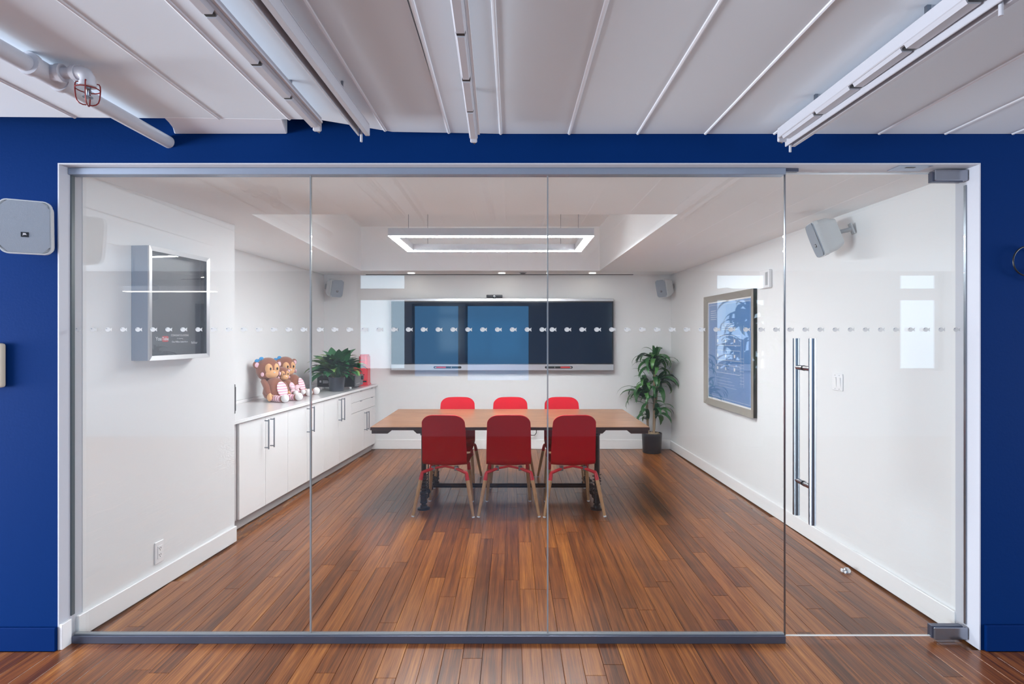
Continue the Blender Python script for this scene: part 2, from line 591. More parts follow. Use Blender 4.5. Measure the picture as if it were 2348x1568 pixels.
for nm, x0, x1 in (('wall_office_left', -7.1, -7), ('wall_office_right', 7.5, 7.6)):
    b = MB().box(x0, x1, OFFICE_BACK - .2, 2.86, 0, .25).box(x0, x1, OFFICE_BACK - .2, 2.86, 1.95, 3.0)
    b.box(x0, x1, OFFICE_BACK - .2, -2.5, .25, 1.95).box(x0, x1, 2.5, 2.86, .25, 1.95)
    struct(b.build(nm, OFFW))

# floor planks
PW, PX = .0925, -.046
def row_end(x):
    a, c = x - PW / 2, x + PW / 2
    if a < OX0 or c > OX1: 
        if c < OX0 + .02 or a > OX1 - .02: return WALL_Y - .017
    if a < -2.0:
        return min(4.155, max(2.80, 2.868 + (a + 2.160 - .018) / .1)) if a > -2.19 and a < CX else 4.155
    if a < TOE(BACK_Y): return min(BACK_Y, (a + 2.537) / .0913)
    if c > RW(BACK_Y) - .018: return max(WALL_Y, min(BACK_Y, 2.8 + (2.245 - .018 - c) / .0278))
    return BACK_Y - .018
pmesh = {}
for k in range(-28, 28):
    x = PX + PW * (k + .5)
    end = row_end(x)
    y = 1.9 - rng.uniform(0, 1.0)
    while y < end - .02:
        l = rng.choice([.8, 1.2, 1.5, 1.83, 1.83, 1.83]) * rng.uniform(.95, 1.05)
        y1 = min(y + l, end)
        if end - y1 < .16: y1 = end
        y0 = max(y, 1.9)
        if y1 > 2.0 and y1 - y0 > .02:
            L_ = round(y1 - y0 - .0014, 4)
            z = rng.uniform(-.0004, .0002)
            q = MB()
            h, g = PW / 2 - .0007, .0011
            q.add([(-h, -L_ / 2, -.012), (h, -L_ / 2, -.012), (h, L_ / 2, -.012), (-h, L_ / 2, -.012),
                   (-h, -L_ / 2, -g), (h, -L_ / 2, -g), (h, L_ / 2, -g), (-h, L_ / 2, -g),
                   (-h + g, -L_ / 2 + g, 0), (h - g, -L_ / 2 + g, 0), (h - g, L_ / 2 - g, 0), (-h + g, L_ / 2 - g, 0)],
                  [(0, 1, 5, 4), (1, 2, 6, 5), (2, 3, 7, 6), (3, 0, 4, 7), (4, 5, 9, 8), (5, 6, 10, 9), (6, 7, 11, 10), (7, 4, 8, 11), (8, 9, 10, 11)])
            o = q.build('plank', FLOOR, fl)
            o.location = (x, (y0 + y1) / 2, z)
        y = y1

# glazing: tracks, seams, panes, door
struct(MB().box(OX0 + .007, 1.334, GL_Y - .022, GL_Y + .030, 2.286, OZ - .007).build('trim_2', ALU, bevel=.0015))
struct(MB().box(OX0 + .023, 1.334, GL_Y - .020, GL_Y + .030, 0, .036).build('trim_3', ALUD, bevel=.0015))
struct(MB().box(OX0 + .023, 1.334, GL_Y - .004, GL_Y + .016, .0362, .0415).build('trim_4', SEAL))


def fish_mesh():
    b = MB()
    el = [(-.0045 + .0125 * cos(2 * pi * i / 22), .0108 * sin(2 * pi * i / 22)) for i in range(22)]
    b.prism(el, -.0003, .0003)
    b.prism([(.0062, .0028), (.0062, -.0028), (.0165, -.0098), (.0145, 0), (.0165, .0098)], -.00028, .00028)
    return b


fish = fish_mesh()
Mf = frame_M((0, 0, 0), (1, 0, 0), (0, 0, 1))
FM = bpy.data.meshes.new('fish_decal')
eb = MB().prism([(-.0105 + .0026 * cos(2 * pi * i / 10), .0042 + .0022 * sin(2 * pi * i / 10)) for i in range(10)], -.0004, .0004)
nf = len(fish.f)
fish.add(eb.v, eb.f)
FM.from_pydata([tuple(Mf @ p) for p in fish.v], [], fish.f)
FM.materials.append(FILM)
FM.materials.append(mat('film_eye', (112, 122, 138), .6))
for p_ in FM.polygons:
    if p_.index >= nf: p_.material_index = 1


def put_fish(parent, pxs, ox):
    for px in pxs:
        o = part('fish_decal', FM, parent)
        o.location = ((px - 1174) / 467 - ox, -.0018, 1.531)


def pane(name, x0, x1, z0=.0418, z1=2.288):
    b = MB().box(0, x1 - x0, 0, .012, z0, z1)
    o = b.build(name, GLASS)
    o.location = (x0, GL_Y, 0)
    return o


p1 = struct(pane('window_1', -2.158, -.9925)); put_fish(p1, [182 + 34.4 * i for i in range(16)], -2.158)
p2 = struct(pane('window_2', -.9855, .1715)); put_fish(p2, [735 + 34.0 * i for i in range(16)], -.9855)
p3 = struct(pane('window_3', .1785, 1.333)); put_fish(p3, [1268 + 34.1 * i for i in range(16)], .1785)
struct(MB().box(OX0 + .0065, OX0 + .0125, GL_Y - .006, GL_Y + .016, .13, 2.286).build('trim_8', mat('dark_glazing_seal', (84, 96, 102), .4)))
struct(MB().box(-.9922, -.9858, GL_Y - .001, GL_Y + .013, .0415, 2.286).build('trim_5', SEAL))
struct(MB().box(.1718, .1782, GL_Y - .001, GL_Y + .013, .0415, 2.286).build('trim_6', SEAL))

door = thing('door_1', None, None, (1.339, GL_Y, 0)); struct(door)
MB().box(0, .886, 0, .012, .030, 2.303).build('glass_pane', GLASS, door)
put_fish(door, [1812 + 34.6 * i for i in range(12)], 1.339)
MB().box(0, .72, .001, .011, .0272, .0298).build('bottom_sweep', TRIMW, door)
MB().box(.0, .003, -.001, .013, .03, 2.303).build('edge_seal', STEEL, door)
MB().box(.8865, .890, -.001, .013, .085, 2.24).build('edge_seal', STEEL, door)
for z0, z1, x0, x1, m in ((2.258, 2.312, .726, .888, PATCH), (.016, .076, .722, .888, PATCH)):
    pf = MB().box(x0, x1, -.016, .028, z0, z1).build('patch_fitting', m, door, bevel=.003)
    MB().box(x0 - .007, x1 - .02, -.006, .022, z0 - .004 if z0 > 1 else z0 + .006, z1 - .01 if z0 > 1 else z1 + .004).build('fitting_plate', ALUD, pf)
    if z0 < 1: MB().box(x0 + .02, x1 - .02, -.004, .016, .001, .0115).build('pivot_shoe', CHROME, pf)
for sy, name in ((-.072, 'pull_handle'), (.082, 'pull_handle')):
    hb = MB().tube([(.096, sy, .598), (.096, sy, 1.488)], .0165, 20).build(name, STEEL, door, smooth=True)
    for z in (.775, 1.342):
        ends = (sy, 0) if sy < 0 else (.012, sy)
        MB().tube([(.096, ends[0], z), (.096, ends[1], z)], .0125, 16).build('standoff', CHROME, hb, smooth=True)
        if sy < 0:
            MB().tube([(.096, -.003, z), (.096, .001, z)], .0135, 16).build('gasket', BLACK, hb, smooth=True)
tr = struct(MB().box(1.86, 2.02, WALL_Y + .012, GL_Y + .03, OZ - .0085, OZ - .0062).build('trim_7', ALU))
MB().box(1.91, 1.955, WALL_Y + .035, WALL_Y + .05, OZ - .0095, OZ - .0086).build('slot', BLACK, tr)
MB().box(1.340, 1.40, GL_Y - .012, GL_Y + .006, OZ - .022, OZ - .0065).build('strike_plate', ALUD, tr)

# ------------------------------------------------------------------ ceiling fittings of the office
def strip_light(x0, x1, y0, y1, z, w, label, side=1, ring=False):
    """narrow lamp channel with clipped-on cover lengths"""
    L_ = y1 - y0
    t = thing('strip_light', label, 'light', (x1, y1, z), atan2(-(x1 - x0), L_))
    MB().box(-w / 2, w / 2, -L_, 0, 0, .045).build('channel', PIPEW, t, bevel=.003)
    MB().box(w / 2 + .001, w / 2 + .010, -L_, -.02, .012, .020).build('side_lip', CSEAM, t)
    cuts = [0.03, .28, .50, .74, .97]
    for i in range(4):
        a, c = -cuts[i] * L_, -cuts[i + 1] * L_ + .022
        wi = w * (.46 if i % 2 else .40)
        cv = MB().prism([(-wi, 0), (wi, 0), (wi * .7, -.012), (-wi * .7, -.012)], a, c,
                        MX(((1, 0, 0, 0), (0, 0, 1, 0), (0, 1, 0, 0), (0, 0, 0, 1)))).build('cover', PIPEW, t)
        MB().box(-wi * .8, wi * .8, c - .020, c - .004, -.009, -.001).build('notch', BLACK, t)
    MB().box(-w * .42, w * .42, -.004, .012, -.014, .030).build('end_cap', PIPEW, t, bevel=.004)
    MB().tube([(-.006, .010, .0), (-.006, .016, -.006), (.006, .022, -.012)], .005, 8).build('end_clip', STEEL, t, smooth=True)
    for k in (.25, .8):
        MB().box(-.006, .006, -k * L_ - .006, -k * L_ + .006, .045, CEIL - z - .0005).build('hanger', STEEL, t)
    if ring:
        MB().lathe([(.030, -.014), (.034, -.008), (.034, .0), (.022, .0)], 20, MX.Translation((0, -L_ - .01, 0))).build('end_ring', WPLAST, t, smooth=True)
    return t


def slot_rail(x0, x1, y0, y1, z, w, label, pins):
    """open channel hanging under the ceiling: two flanges and a dark slot"""
    L_ = y1 - y0
    t = thing('slot_rail', label, 'rail', (x1, y1, z), atan2(-(x1 - x0), L_))
    MB().box(-w / 2, w / 2, -L_, 0, .048, .052).build('web', PIPEW, t)
    MB().box(-w / 2, -w / 2 + .007, -L_, 0, 0, .048).build('flange', PIPEW, t, bevel=.002)
    MB().box(w / 2 - .020, w / 2, -L_, .006, .002, .048).build('flange', PIPEW, t, bevel=.002)
    for k in pins:
        MB().tube([(-.008, -k, -.028), (-.008, -k, .048)], .0055, 10).build('pin', PIPEW, t, smooth=True)
    for k in (.25, .8):
        MB().tube([(0, -k * L_, .052), (0, -k * L_, CEIL - z - .0005)], .005, 8).build('hanger', STEEL, t, smooth=True)
    return t


strip_light(-.835, -.839, 1.25, 2.446, 2.395, .042, 'thin white strip light under the ceiling, nearest to the sprinkler pipe')
slot_rail(-.655, -.640, 1.25, 2.455, 2.362, .050, 'white slotted rail running beside the strip light nearest to the sprinkler', (.01, 1.15))
strip_light(-.139, -.170, 1.30, 2.52, 2.372, .036, 'white strip light with clipped covers seen from straight below, near middle of ceiling')
strip_light(1.215, 1.215, 1.44, 2.55, 2.385, .052, 'wide white strip light with ring end above the glass door', ring=True)
slot_rail(1.268, 1.255, 1.40, 2.565, 2.352, .050, 'white slotted rail hanging beside the wide strip light above the glass door', (.015, 1.10))

# sprinkler pipe
px, pz = -1.64, 2.4245
sp = thing('sprinkler_pipe', 'white painted sprinkler pipe under the ceiling ending at the blue wall', 'pipe', (px, 2.0, pz))
MB().tube([(-.02, -1.6, -.002), (0, .716, 0)], .0285, 20).build('pipe', PIPEW, sp, smooth=True)
b = MB().tube([(0, -.06, 0), (0, .06, 0)], .034, 20)
for k in (-.066, .066):
    b.tube([(0, k - .010, 0), (0, k + .010, 0)], .039, 20)
b.tube([(0, 0, 0), (.052, 0, 0)], .027, 16); b.tube([(.046, 0, 0), (.062, 0, 0)], .031, 16)
b.build('tee_fitting', PIPEW, sp, smooth=True)
MB().tube([(.05, 0, 0), (.115, 0, 0)], .0185, 14).build('branch_pipe', PIPEW, sp, smooth=True)
b = MB().tube([(.100, 0, 0), (.128, 0, 0), (.142, 0, -.006), (.148, 0, -.018), (.148, 0, -.045)], .0235, 16)
b.tube([(.096, 0, 0), (.112, 0, 0)], .0265, 16); b.tube([(.148, 0, -.034), (.148, 0, -.048)], .0265, 16)
b.build('elbow_fitting', PIPEW, sp, smooth=True)
b = MB().lathe([(.010, -.048), (.010, -.058), (.006, -.062), (.004, -.082), (.016, -.084), (.016, -.087)][::-1], 14, MX.Translation((.148, 0, 0)))
b.tube([(.140, 0, -.058), (.136, 0, -.070), (.146, 0, -.083)], .0018, 6)
b.tube([(.156, 0, -.058), (.160, 0, -.070), (.150, 0, -.083)], .0018, 6)
b.build('sprinkler_head', STEEL, sp, smooth=True)
cg = MB()
for k in range(4):
    a = k * pi / 2 + .45
    q = [(0.004, -.113), (.014, -.113), (.024, -.109), (.031, -.101), (.0345, -.088), (.036, -.072), (.037, -.056), (.036, -.042), (.033, -.036), (.026, -.035), (.018, -.040), (.012, -.046)]
    cg.tube([(.148 + r * cos(a), r * sin(a), z) for r, z in q], .0021, 6)
cg.tube([(.148 + .0365 * cos(2 * pi * i / 20), .0365 * sin(2 * pi * i / 20), -.058) for i in range(20)], .0021, 6, closed=True)
cg.build('wire_cage', RUST, sp, smooth=True)

# ------------------------------------------------------------------ speakers
JBL = text_mesh('JBL', .011, LABELW, .0004)


def speaker(label, loc, face, pitch, roll=0, h=.235, w=.186, d=.135, bracket=True, group=None, blen=.085):
    """face: heading angle (deg) of the baffle normal in plan, pitch: downward tilt"""
    t = thing('wall_speaker', label, 'speaker', loc, 0, group)
    t.rotation_euler = (R(roll), R(pitch), R(face))    # local +X is the baffle normal
    b = MB()
    n = 5
    rings = [(0.0, .99, .030), (-.028, 1.0, .032), (-.030, .985, .032), (-.085, .93, .030), (-d, .74, .024)]
    prev = None
    for x, s, r in rings:
        pts = rrect(-w / 2 * s, w / 2 * s, -h / 2 * s, h / 2 * s, r, n)
        k = len(b.v)
        b.v += [V((x, p, q)) for p, q in pts]
        m = len(pts)
        if prev is not None:
            for i in range(m):
                b.f.append((prev + i, prev + (i + 1) % m, k + (i + 1) % m, k + i))
        else:
            b.f.append(tuple(range(k, k + m)))
        prev = k
    b.f.append(tuple(range(prev + m - 1, prev - 1, -1)))
    b.build('cabinet', SPKW, t, smooth=True)
    g = MB()
    s = .955
    pts = rrect(-w / 2 * s, w / 2 * s, -h / 2 * s, h / 2 * s, .028, n)
    def bow(p): return .001 + .010 * (1 - (p[1] / (h / 2)) ** 2)
    m = len(pts)
    k = 0
    g.v += [V((-.002, p[0], p[1])) for p in pts] + [V((.004 + .5 * bow(p), p[0] * .985, p[1] * .985)) for p in pts]
    g.f += [(i, (i + 1) % m, m + (i + 1) % m, m + i) for i in range(m)]
    # domed front built from horizontal bands
    rows = 9
    base = len(g.v)
    for r_ in range(rows):
        zz = -h / 2 * s * .985 + h * s * .985 * r_ / (rows - 1)
        ww = w / 2 * s * .985
        rc_ = .028
        over = abs(zz) - (h / 2 * s * .985 - rc_)
        if over > 0: ww -= rc_ - sqrt(max(0, rc_ ** 2 - over ** 2))
        for c in range(5):
            yy = -ww + 2 * ww * c / 4
            g.v.append(V((.004 + .5 * (.001 + .010 * (1 - (zz / (h / 2)) ** 2)) + .0005, yy, zz)))
    for r_ in range(rows - 1):
        for c in range(4):
            a = base + r_ * 5 + c
            g.f.append((a, a + 1, a + 6, a + 5))
    g.build('grille', SPKG, t, smooth=True)
    bx = .0095
    bd = MB().box(bx - .001, bx + .002, -.014, .014, -.046, -.024).build('badge', BLACK, t)
    part('badge_lettering', JBL, bd, frame_M((bx + .0022, 0, -.033), (0, 1, 0), (0, 0, 1)))
    if bracket:
        k = MB().tube([(-d + .012, 0, .0), (-d - blen, 0, -.012)], .014, 12)
        k.box(-d - .012, -d - .002, -.022, .022, -.026, .026)
        k.box(-d - blen - .008, -d - blen, -.028, .028, -.045, .025)
        k.build('bracket', GREYPL, t, smooth=True)
    return t


speaker('grey wall speaker on the blue wall, cut by the edge of the photo', (-2.212, 2.585, 1.995), -62, 4, h=.245, w=.19, d=.10, bracket=False)
sw = speaker('white wall speaker tilted down beside the glass door and above the light switch', (1.995, 3.74, 2.128), 166, 20)
speaker('small white speaker in the back corner above the counter plant', (-2.255, 7.33, 2.110), -38, 12)
speaker('small white speaker in the back corner above the tall floor plant', (1.925, 7.33, 2.110), 207, 12)

# cream fixture, coiled leads on the blue wall
f = thing('wall_fixture', 'small cream wall fixture on the blue wall below the cut-off speaker', 'fixture', (-2.452, WALL_Y - .004, 1.36))
MB().box(-.04, .04, -.035, .0035, -.105, .105).build('cover', CREAM, f, bevel=.012, seg=3)
MB().box(-.025, .025, -.038, -.034, -.07, .07).build('face_plate', WPLAST, f, bevel=.001)
c = thing('hanging_cable', 'coiled black and blue cables hanging on the blue wall past the door', 'cable', (2.47, WALL_Y - .003, 1.885))
BLUEC = mat('blue_cable', (30, 110, 200), .35)
MB().tube([(0, .002, .02), (0, -.05, .02), (0, -.055, .032)], .004, 8).build('hook', STEEL, c, smooth=True)
MB().tube([(-.035 + .068 * cos(2 * pi * i / 28), -.028, -.032 + .070 * sin(2 * pi * i / 28)) for i in range(28)], .0035, 8, closed=True).build('black_loop', CABLE, c, smooth=True)
MB().tube([(-.002 + .05 * cos(2 * pi * i / 24), -.036, -.03 + .052 * sin(2 * pi * i / 24)) for i in range(24)], .004, 8, closed=True).build('blue_loop', BLUEC, c, smooth=True)
MB().tube([(-.004 + .030 * cos(2 * pi * i / 20), -.020, -.098 + .024 * sin(2 * pi * i / 20)) for i in range(20)], .0035, 8, closed=True).build('blue_loop', BLUEC, c, smooth=True)

# ------------------------------------------------------------------ conference table
TX0, TX1, TY0, TY1, TZ = -1.19, 1.155, 4.775, 5.945, .735
tb = thing('conference_table', 'long walnut conference table on black pipe legs', 'table', (0, 5.36, 0))
ox = 5.36
MB().box(TX0, TX1, TY0 - ox, TY1 - ox, TZ - .028, TZ).build('tabletop', TABLEW, tb, bevel=.002)
MB().box(TX0 - .0005, TX1 + .0005, TY0 - ox - .0012, TY0 - ox - .0002, TZ - .027, TZ - .003).build('edge_shade', TABLED, tb)  # dark strip over the front edge, its shade put into the colour
for x0, x1, s in ((TX0 + .01, TX0 + .145, 1), (TX1 - .155, TX1 - .01, -1), (-.80, -.60, 0), (.56, .76, 0)):
    yy0, yy1 = TY0 - ox + .004, TY1 - ox - .004
    ch = .035
    if s == 1: poly = [(x0, 0), (x1 + ch, 0), (x1, -.028), (x0, -.028)]
    elif s == -1: poly = [(x0 - ch, 0), (x1, 0), (x1, -.028), (x0, -.028)]
    else: poly = [(x0 - .03, 0), (x1 + .03, 0), (x1, -.028), (x0, -.028)]
    MB().prism(poly, yy0, yy1, MX(((1, 0, 0, 0), (0, 0, 1, 0), (0, 1, 0, TZ - .0282), (0, 0, 0, 1)))).build('batten', TABLED, tb)
for lx in (-.765, .735):
    fr = MB()
    for ly in (4.93 - ox, 5.74 - ox):
        fr.tube([(lx, ly, .014), (lx, ly, TZ - .058)], .0215, 14)
        fr.lathe([(.034, 0), (.055, .0), (.055, .010), (.032, .014), (.030, .034), (.0225, .036)], 18, MX.Translation((lx, ly, .0)))
        fr.lathe([(.0225, -.04), (.030, -.036), (.032, -.014), (.055, -.010), (.055, 0)], 18, MX.Translation((lx, ly, TZ - .0565)))
        fr.tube([(lx, ly, .058), (lx, ly, .135)], .029, 14)
        fr.tube([(lx, ly, .055), (lx, ly, .068)], .032, 14); fr.tube([(lx, ly, .125), (lx, ly, .138)], .032, 14)
    fr.tube([(lx, 4.93 - ox, .096), (lx, 5.74 - ox, .096)], .0205, 14)
    fr.tube([(lx, 5.30 - ox, .096), (lx, 5.38 - ox, .096)], .029, 14)
    lg = fr.build('leg_frame', BLACKM, tb, smooth=True)
    w = MB()
    for k, (y0, y1, turns, ph) in enumerate(((4.95, 5.32, 11, 0), (5.36, 5.72, 10, 1.3))):
        pts = []
        N_ = turns * 10
        for i in range(N_ + 1):
            a = 2 * pi * turns * i / N_ + ph
            rr = .029 + .008 * sin(i * 1.7) * sin(i * .37)
            pts.append((lx + rr * cos(a), y0 + (y1 - y0) * i / N_ - ox, .096 + rr * sin(a)))
        w.tube(pts, .0046, 6)
    pts = []
    for i in range(61):
        a = 2 * pi * 6 * i / 60
        rr = .032 + .006 * sin(i * 2.1)
        pts.append((lx + rr * cos(a), 4.93 - ox + rr * sin(a), .13 + .17 * i / 60))
    w.tube(pts, .0046, 6)
    w.tube([(lx + .02 * s_, 5.70 - ox, z_) for s_, z_ in ((.6, .12), (1.6, .2), (1.0, .35), (1.4, .5), (1.0, .676))], .004, 6)
    w.tube([(lx + .03, 4.99 - ox, z_) for z_ in (.12, .3, .5, .676)], .004, 6)
    w.build('cable_wrap', CABLE, lg, smooth=True)
MB().tube([(-.765, 5.34 - ox, .096), (.735, 5.34 - ox, .096)], .0205, 16).build('stretcher', BLACKM, tb, smooth=True)

# ------------------------------------------------------------------ chairs
def chair_shell():
    """one bent plywood sheet: waterfall seat front, seat, bend, back with rounded top; chair faces +Y"""
    prof = [(.288, .405), (.283, .428), (.268, .446), (.240, .456), (.17, .460), (.06, .452), (-.03, .444), (-.085, .441),
            (-.118, .446), (-.140, .464), (-.150, .492), (-.160, .54), (-.178, .62), (-.198, .70), (-.212, .75)]
    wid = [.155, .178, .188, .193, .194, .192, .190, .189, .188, .1875, .187, .1865, .1845, .182, .180]
    prof = [(y, z - .030 * max(0, min(1, (.75 - z) / .26))) for y, z in prof]
    TOPZ, RX_, RZ_ = .850, .092, .068
    for k in range(1, 12):
        a = pi / 2 * k / 11
        z = TOPZ - RZ_ + RZ_ * sin(a)
        prof.append((-.212 - (z - .75) * .31, z))
        wid.append(.179 - RX_ + RX_ * cos(a))
    bm = bmesh.new()
    NV = 12
    grid = []
    for (y, z), w in zip(prof, wid):
        rowv = []
        for k in range(NV + 1):
            s = -1 + 2 * k / NV
            c = s * s
            dz = .012 * c if z < .44 and y < .25 else 0       # slight dish across the seat
            dy = .016 * (s * w / .18) ** 2 if z >= .47 else 0                   # sides of the back wrap forward
            # rounded top corners
            rowv.append(bm.verts.new((s * w, y + dy, z + dz - (.007 * (s * w / .18) ** 2 if z > .78 else 0))))
        grid.append(rowv)
    for i in range(len(grid) - 1):
        for k in range(NV):
            bm.faces.new((grid[i][k], grid[i][k + 1], grid[i + 1][k + 1], grid[i + 1][k]))
    bmesh.ops.recalc_face_normals(bm, faces=bm.faces)
    bmesh.ops.solidify(bm, geom=list(bm.faces), thickness=.011)
    bmesh.ops.recalc_face_normals(bm, faces=bm.faces)
    me = bpy.data.meshes.new('seat_shell')
    bm.to_mesh(me)
    bm.free()
    me.shade_smooth()
    me.set_sharp_from_angle(angle=R(50))
    me.materials.append(RED)
    return me


CHAIR = thing('dining_chair', 'x', 'chair')
part('seat_shell', chair_shell(), CHAIR)
for sx in (-1, 1):
    rt, rf = V((sx * .186, -.165, .355)), V((sx * .2525, -.230, .0))
    ft, ff = V((sx * .165, .150, .375)), V((sx * .195, .222, .0))
    for top, foot, inner in ((rt, rf, V((sx * .085, -.135, .388))), (ft, ff, V((sx * .08, .10, .407)))):
        d = foot - top
        a, c_ = top + d * .17, foot - d * .035
        lg = MB().tube([top + d * .155, top + d * .5, foot - d * .03], [.0165, .0155, .0115], 12).build('leg', LEGW, CHAIR, smooth=True)
        MB().tube([inner, top - d * .0, top + d * .02, a], [.0125, .0135, .0145, .0175], 12).build('sleeve', REDM, lg, smooth=True)
        MB().tube([foot - d * .032, foot - d * .014, foot - d * .001], [.0125, .0125, .0115], 12).build('foot_glide', WPLAST, lg, smooth=True)
    MB().box(sx * .098 - .016, sx * .098 + .016, -.150, -.112, .366, .403).build('clamp', STEEL, CHAIR, bevel=.004)
b = MB().tube([(-.09, -.134, .385), (0, -.118, .398), (.09, -.134, .385)], .010, 10)
b.build('crossbar', REDM, CHAIR, smooth=True)
MB().tube([(-.085, .10, .406), (.085, .10, .406)], .010, 10).build('crossbar', REDM, CHAIR, smooth=True)

near = [(-.560, 'red chair with its back to the glass, nearest the white cabinets'),
        (-.029, 'red chair with its back to the glass, in the middle'),
        (.508, 'red chair with its back to the glass, nearest the blueprint picture')]
far = [(-.572, 'red chair facing the glass behind the table, nearest the white cabinets'),
       (-.018, 'red chair facing the glass behind the table, in the middle'),
       (.522, 'red chair facing the glass behind the table, nearest the potted floor plant')]
g = 'red chairs around the conference table'
for i, (x, l) in enumerate(near):
    rz = (-.045, .012, .045)[i]
    if i == 0:
        CHAIR.location = (x, 4.93, 0); CHAIR.rotation_euler = (0, 0, rz); CHAIR['label'] = l; CHAIR['group'] = g
    else:
        dup(CHAIR, (x, 4.93, 0), rz, l, g)
for i, (x, l) in enumerate(far):
    dup(CHAIR, (x, 5.815, 0), pi + (.02, 0, -.02)[i], l, g)

# ------------------------------------------------------------------ cabinets along the alcove
ANG = atan2(1, .0913)
SC = sqrt(1 + .0913 ** 2)
def bar_pull(parent, x, z0, z1):
    h = MB().tube([(x, -.052, z0), (x, -.052, z1)], .0055, 10).build('handle', STEEL, parent, smooth=True)
    for z in (z0 + .012, z1 - .012):
        MB().tube([(x, -.018, z), (x, -.050, z)], .005, 8).build('post', STEEL, h, smooth=True)


UN = [4.356, 5.123, 5.892, 6.66, 7.49]
ulab = ['white base cabinet with two doors, right next to the framed plaque wall', 'white base cabinet with two doors under the sitting plush monkeys',
        'white base cabinet with two doors under the leafy counter plant', 'white base cabinet with two drawers over two doors at the back wall']
for i in range(4):
    y0, y1 = UN[i], UN[i + 1]
    w = (y1 - y0) * SC
    t = thing('base_cabinet', ulab[i], 'cabinet', (DOORF(y0), y0, 0), ANG, 'white base cabinets in the alcove')
    # local x runs along the front, +y goes into the cabinet
    dp = .44
    MB().box(.001, w - .001, .019, dp, .088, .833).build('body', CABGAP, t)
    MB().box(.001, w - .001, .05, .065, 0, .0875).build('kick_board', KICK, t)
    if i < 3:
        for k in range(2):
            a, c = k * w / 2 + .002, (k + 1) * w / 2 - .002
            d = MB().box(a, c, 0, .018, .090, .828).build('door', CABW, t, bevel=.0012)
            bar_pull(d, c - .042 if k == 0 else a + .042, .566, .812)
    else:
        for z0, z1 in ((.709, .828), (.585, .705)):
            d = MB().box(.002, w - .002, 0, .018, z0, z1).build('drawer', CABW, t, bevel=.0012)
            for x in (w * .36, w * .84):
                MB().box(x - .018, x + .018, -.014, .004, z1 - .004, z1 + .0015).build('pull', STEEL, d)
        for k in range(2):
            a, c = k * w / 2 + .002, (k + 1) * w / 2 - .002
            d = MB().box(a, c, 0, .018, .090, .581).build('door', CABW, t, bevel=.0012)
            bar_pull(d, c - .036 if k == 0 else a + .036, .33, .56)
fp = MB().prism([(DOORF(4.19) - .02, 4.19), (DOORF(4.35) - .02, 4.35), (DOORF(4.35) - .10, 4.35), (DOORF(4.19) - .10, 4.19)], .088, .833).build('filler_panel', CABGAP)
tag(fp, 'narrow grey filler panel between the wall corner and first cabinet door', 'panel')
wk = thing('worktop', 'white quartz worktop lying on the row of base cabinets', 'worktop', (0, 0, 0))
y0, y1 = 4.185, 7.548
MB().prism([(CNT(y0), y0), (CNT(y1), y1), (AW(y1) + .002, y1), (AW(y0) + .002, y0)], .8345, .862).build('slab', QUARTZ, wk, bevel=.002)
MB().prism([(AW(y0) + .018, y0), (AW(y1) + .018, y1), (AW(y1) + .003, y1), (AW(y0) + .003, y0)], .8625, .890).build('backsplash', QUARTZ, wk)
CT = .8625

k = thing('control_pad', 'black control pad on the return wall behind the wall corner over the worktop', 'control pad', (-2.095, CY + .025, 1.034))
MB().box(-.06, .050, 0, .022, -.108, .108).build('back_plate', BLACK, k, bevel=.002)
MB().box(-.06, .046, .0225, .040, -.092, .088).build('body', BEZEL, k, bevel=.003)

# amplifier
a = thing('amplifier', 'black stereo amplifier behind the counter plant', 'amplifier', (-2.115, 6.965, CT), 0)
MB().box(-.235, .215, -.11, .24, .022, .158).build('case', BLACK, a, bevel=.003)
MB().box(.2155, .227, -.11, .24, .024, .156).build('front_panel', AMPG, a, bevel=.002)
for x, y in ((-.16, -.09), (.16, -.09), (-.16, .2), (.16, .2)):
    MB().tube([(x, y, 0), (x, y, .0215)], .016, 12).build('foot', WPLAST, a, smooth=True)
MB().tube([(.227, .17, .115), (.250, .17, .115)], .026, 18).build('volume_knob', BLACK, a, smooth=True)
for y in (-.07, -.03, .01, .05):
    MB().box(.2275, .231, y, y + .02, .05, .06).build('button', GREYPL, a)
b = MB().box(-.205, -.183, -.1112, -.1104, .075, .10)
for k_, ww in enumerate((.06, .075, .07, .065)):
    b.box(-.165, -.165 + ww, -.1112, -.1104, .094 - k_ * .009, .098 - k_ * .009)
b.build('label_print', LABELW, a)

# red machine
r = thing('red_machine', 'glossy red countertop machine with tall column beside the amplifier', 'machine', (-1.915, 7.395, CT), 0)
MB().prism(rrect(-.055, .055, -.10, .10, .03, 5), .004, .375).build('column', REDP, r, bevel=.006, seg=2)
MB().prism(rrect(-.062, .062, -.112, .112, .035, 5), 0, .022).build('base_plate', REDP, r, bevel=.004)
MB().box(-.34, -.05, -.085, .095, .170, .232).build('arm', REDP, r, bevel=.014, seg=3)
MB().prism(rrect(-.022, .052, .07, .225, .012, 4), -.1025, -.1005, MX(((1, 0, 0, 0), (0, 0, 1, 0), (0, 1, 0, 0), (0, 0, 0, 1)))).build('door_panel', REDL, r)
MB().box(-.02, .05, -.106, -.1005, .045, .062).build('dark_slot', BLACK, r)
MB().tube([(.015, -.103, .14), (.015, -.106, .14)], .008, 10).build('button', RUST, r, smooth=True)
MB().prism(rrect(-.045, .045, -.085, .085, .03, 5), .3755, .398).build('lid', REDP, r, bevel=.005)


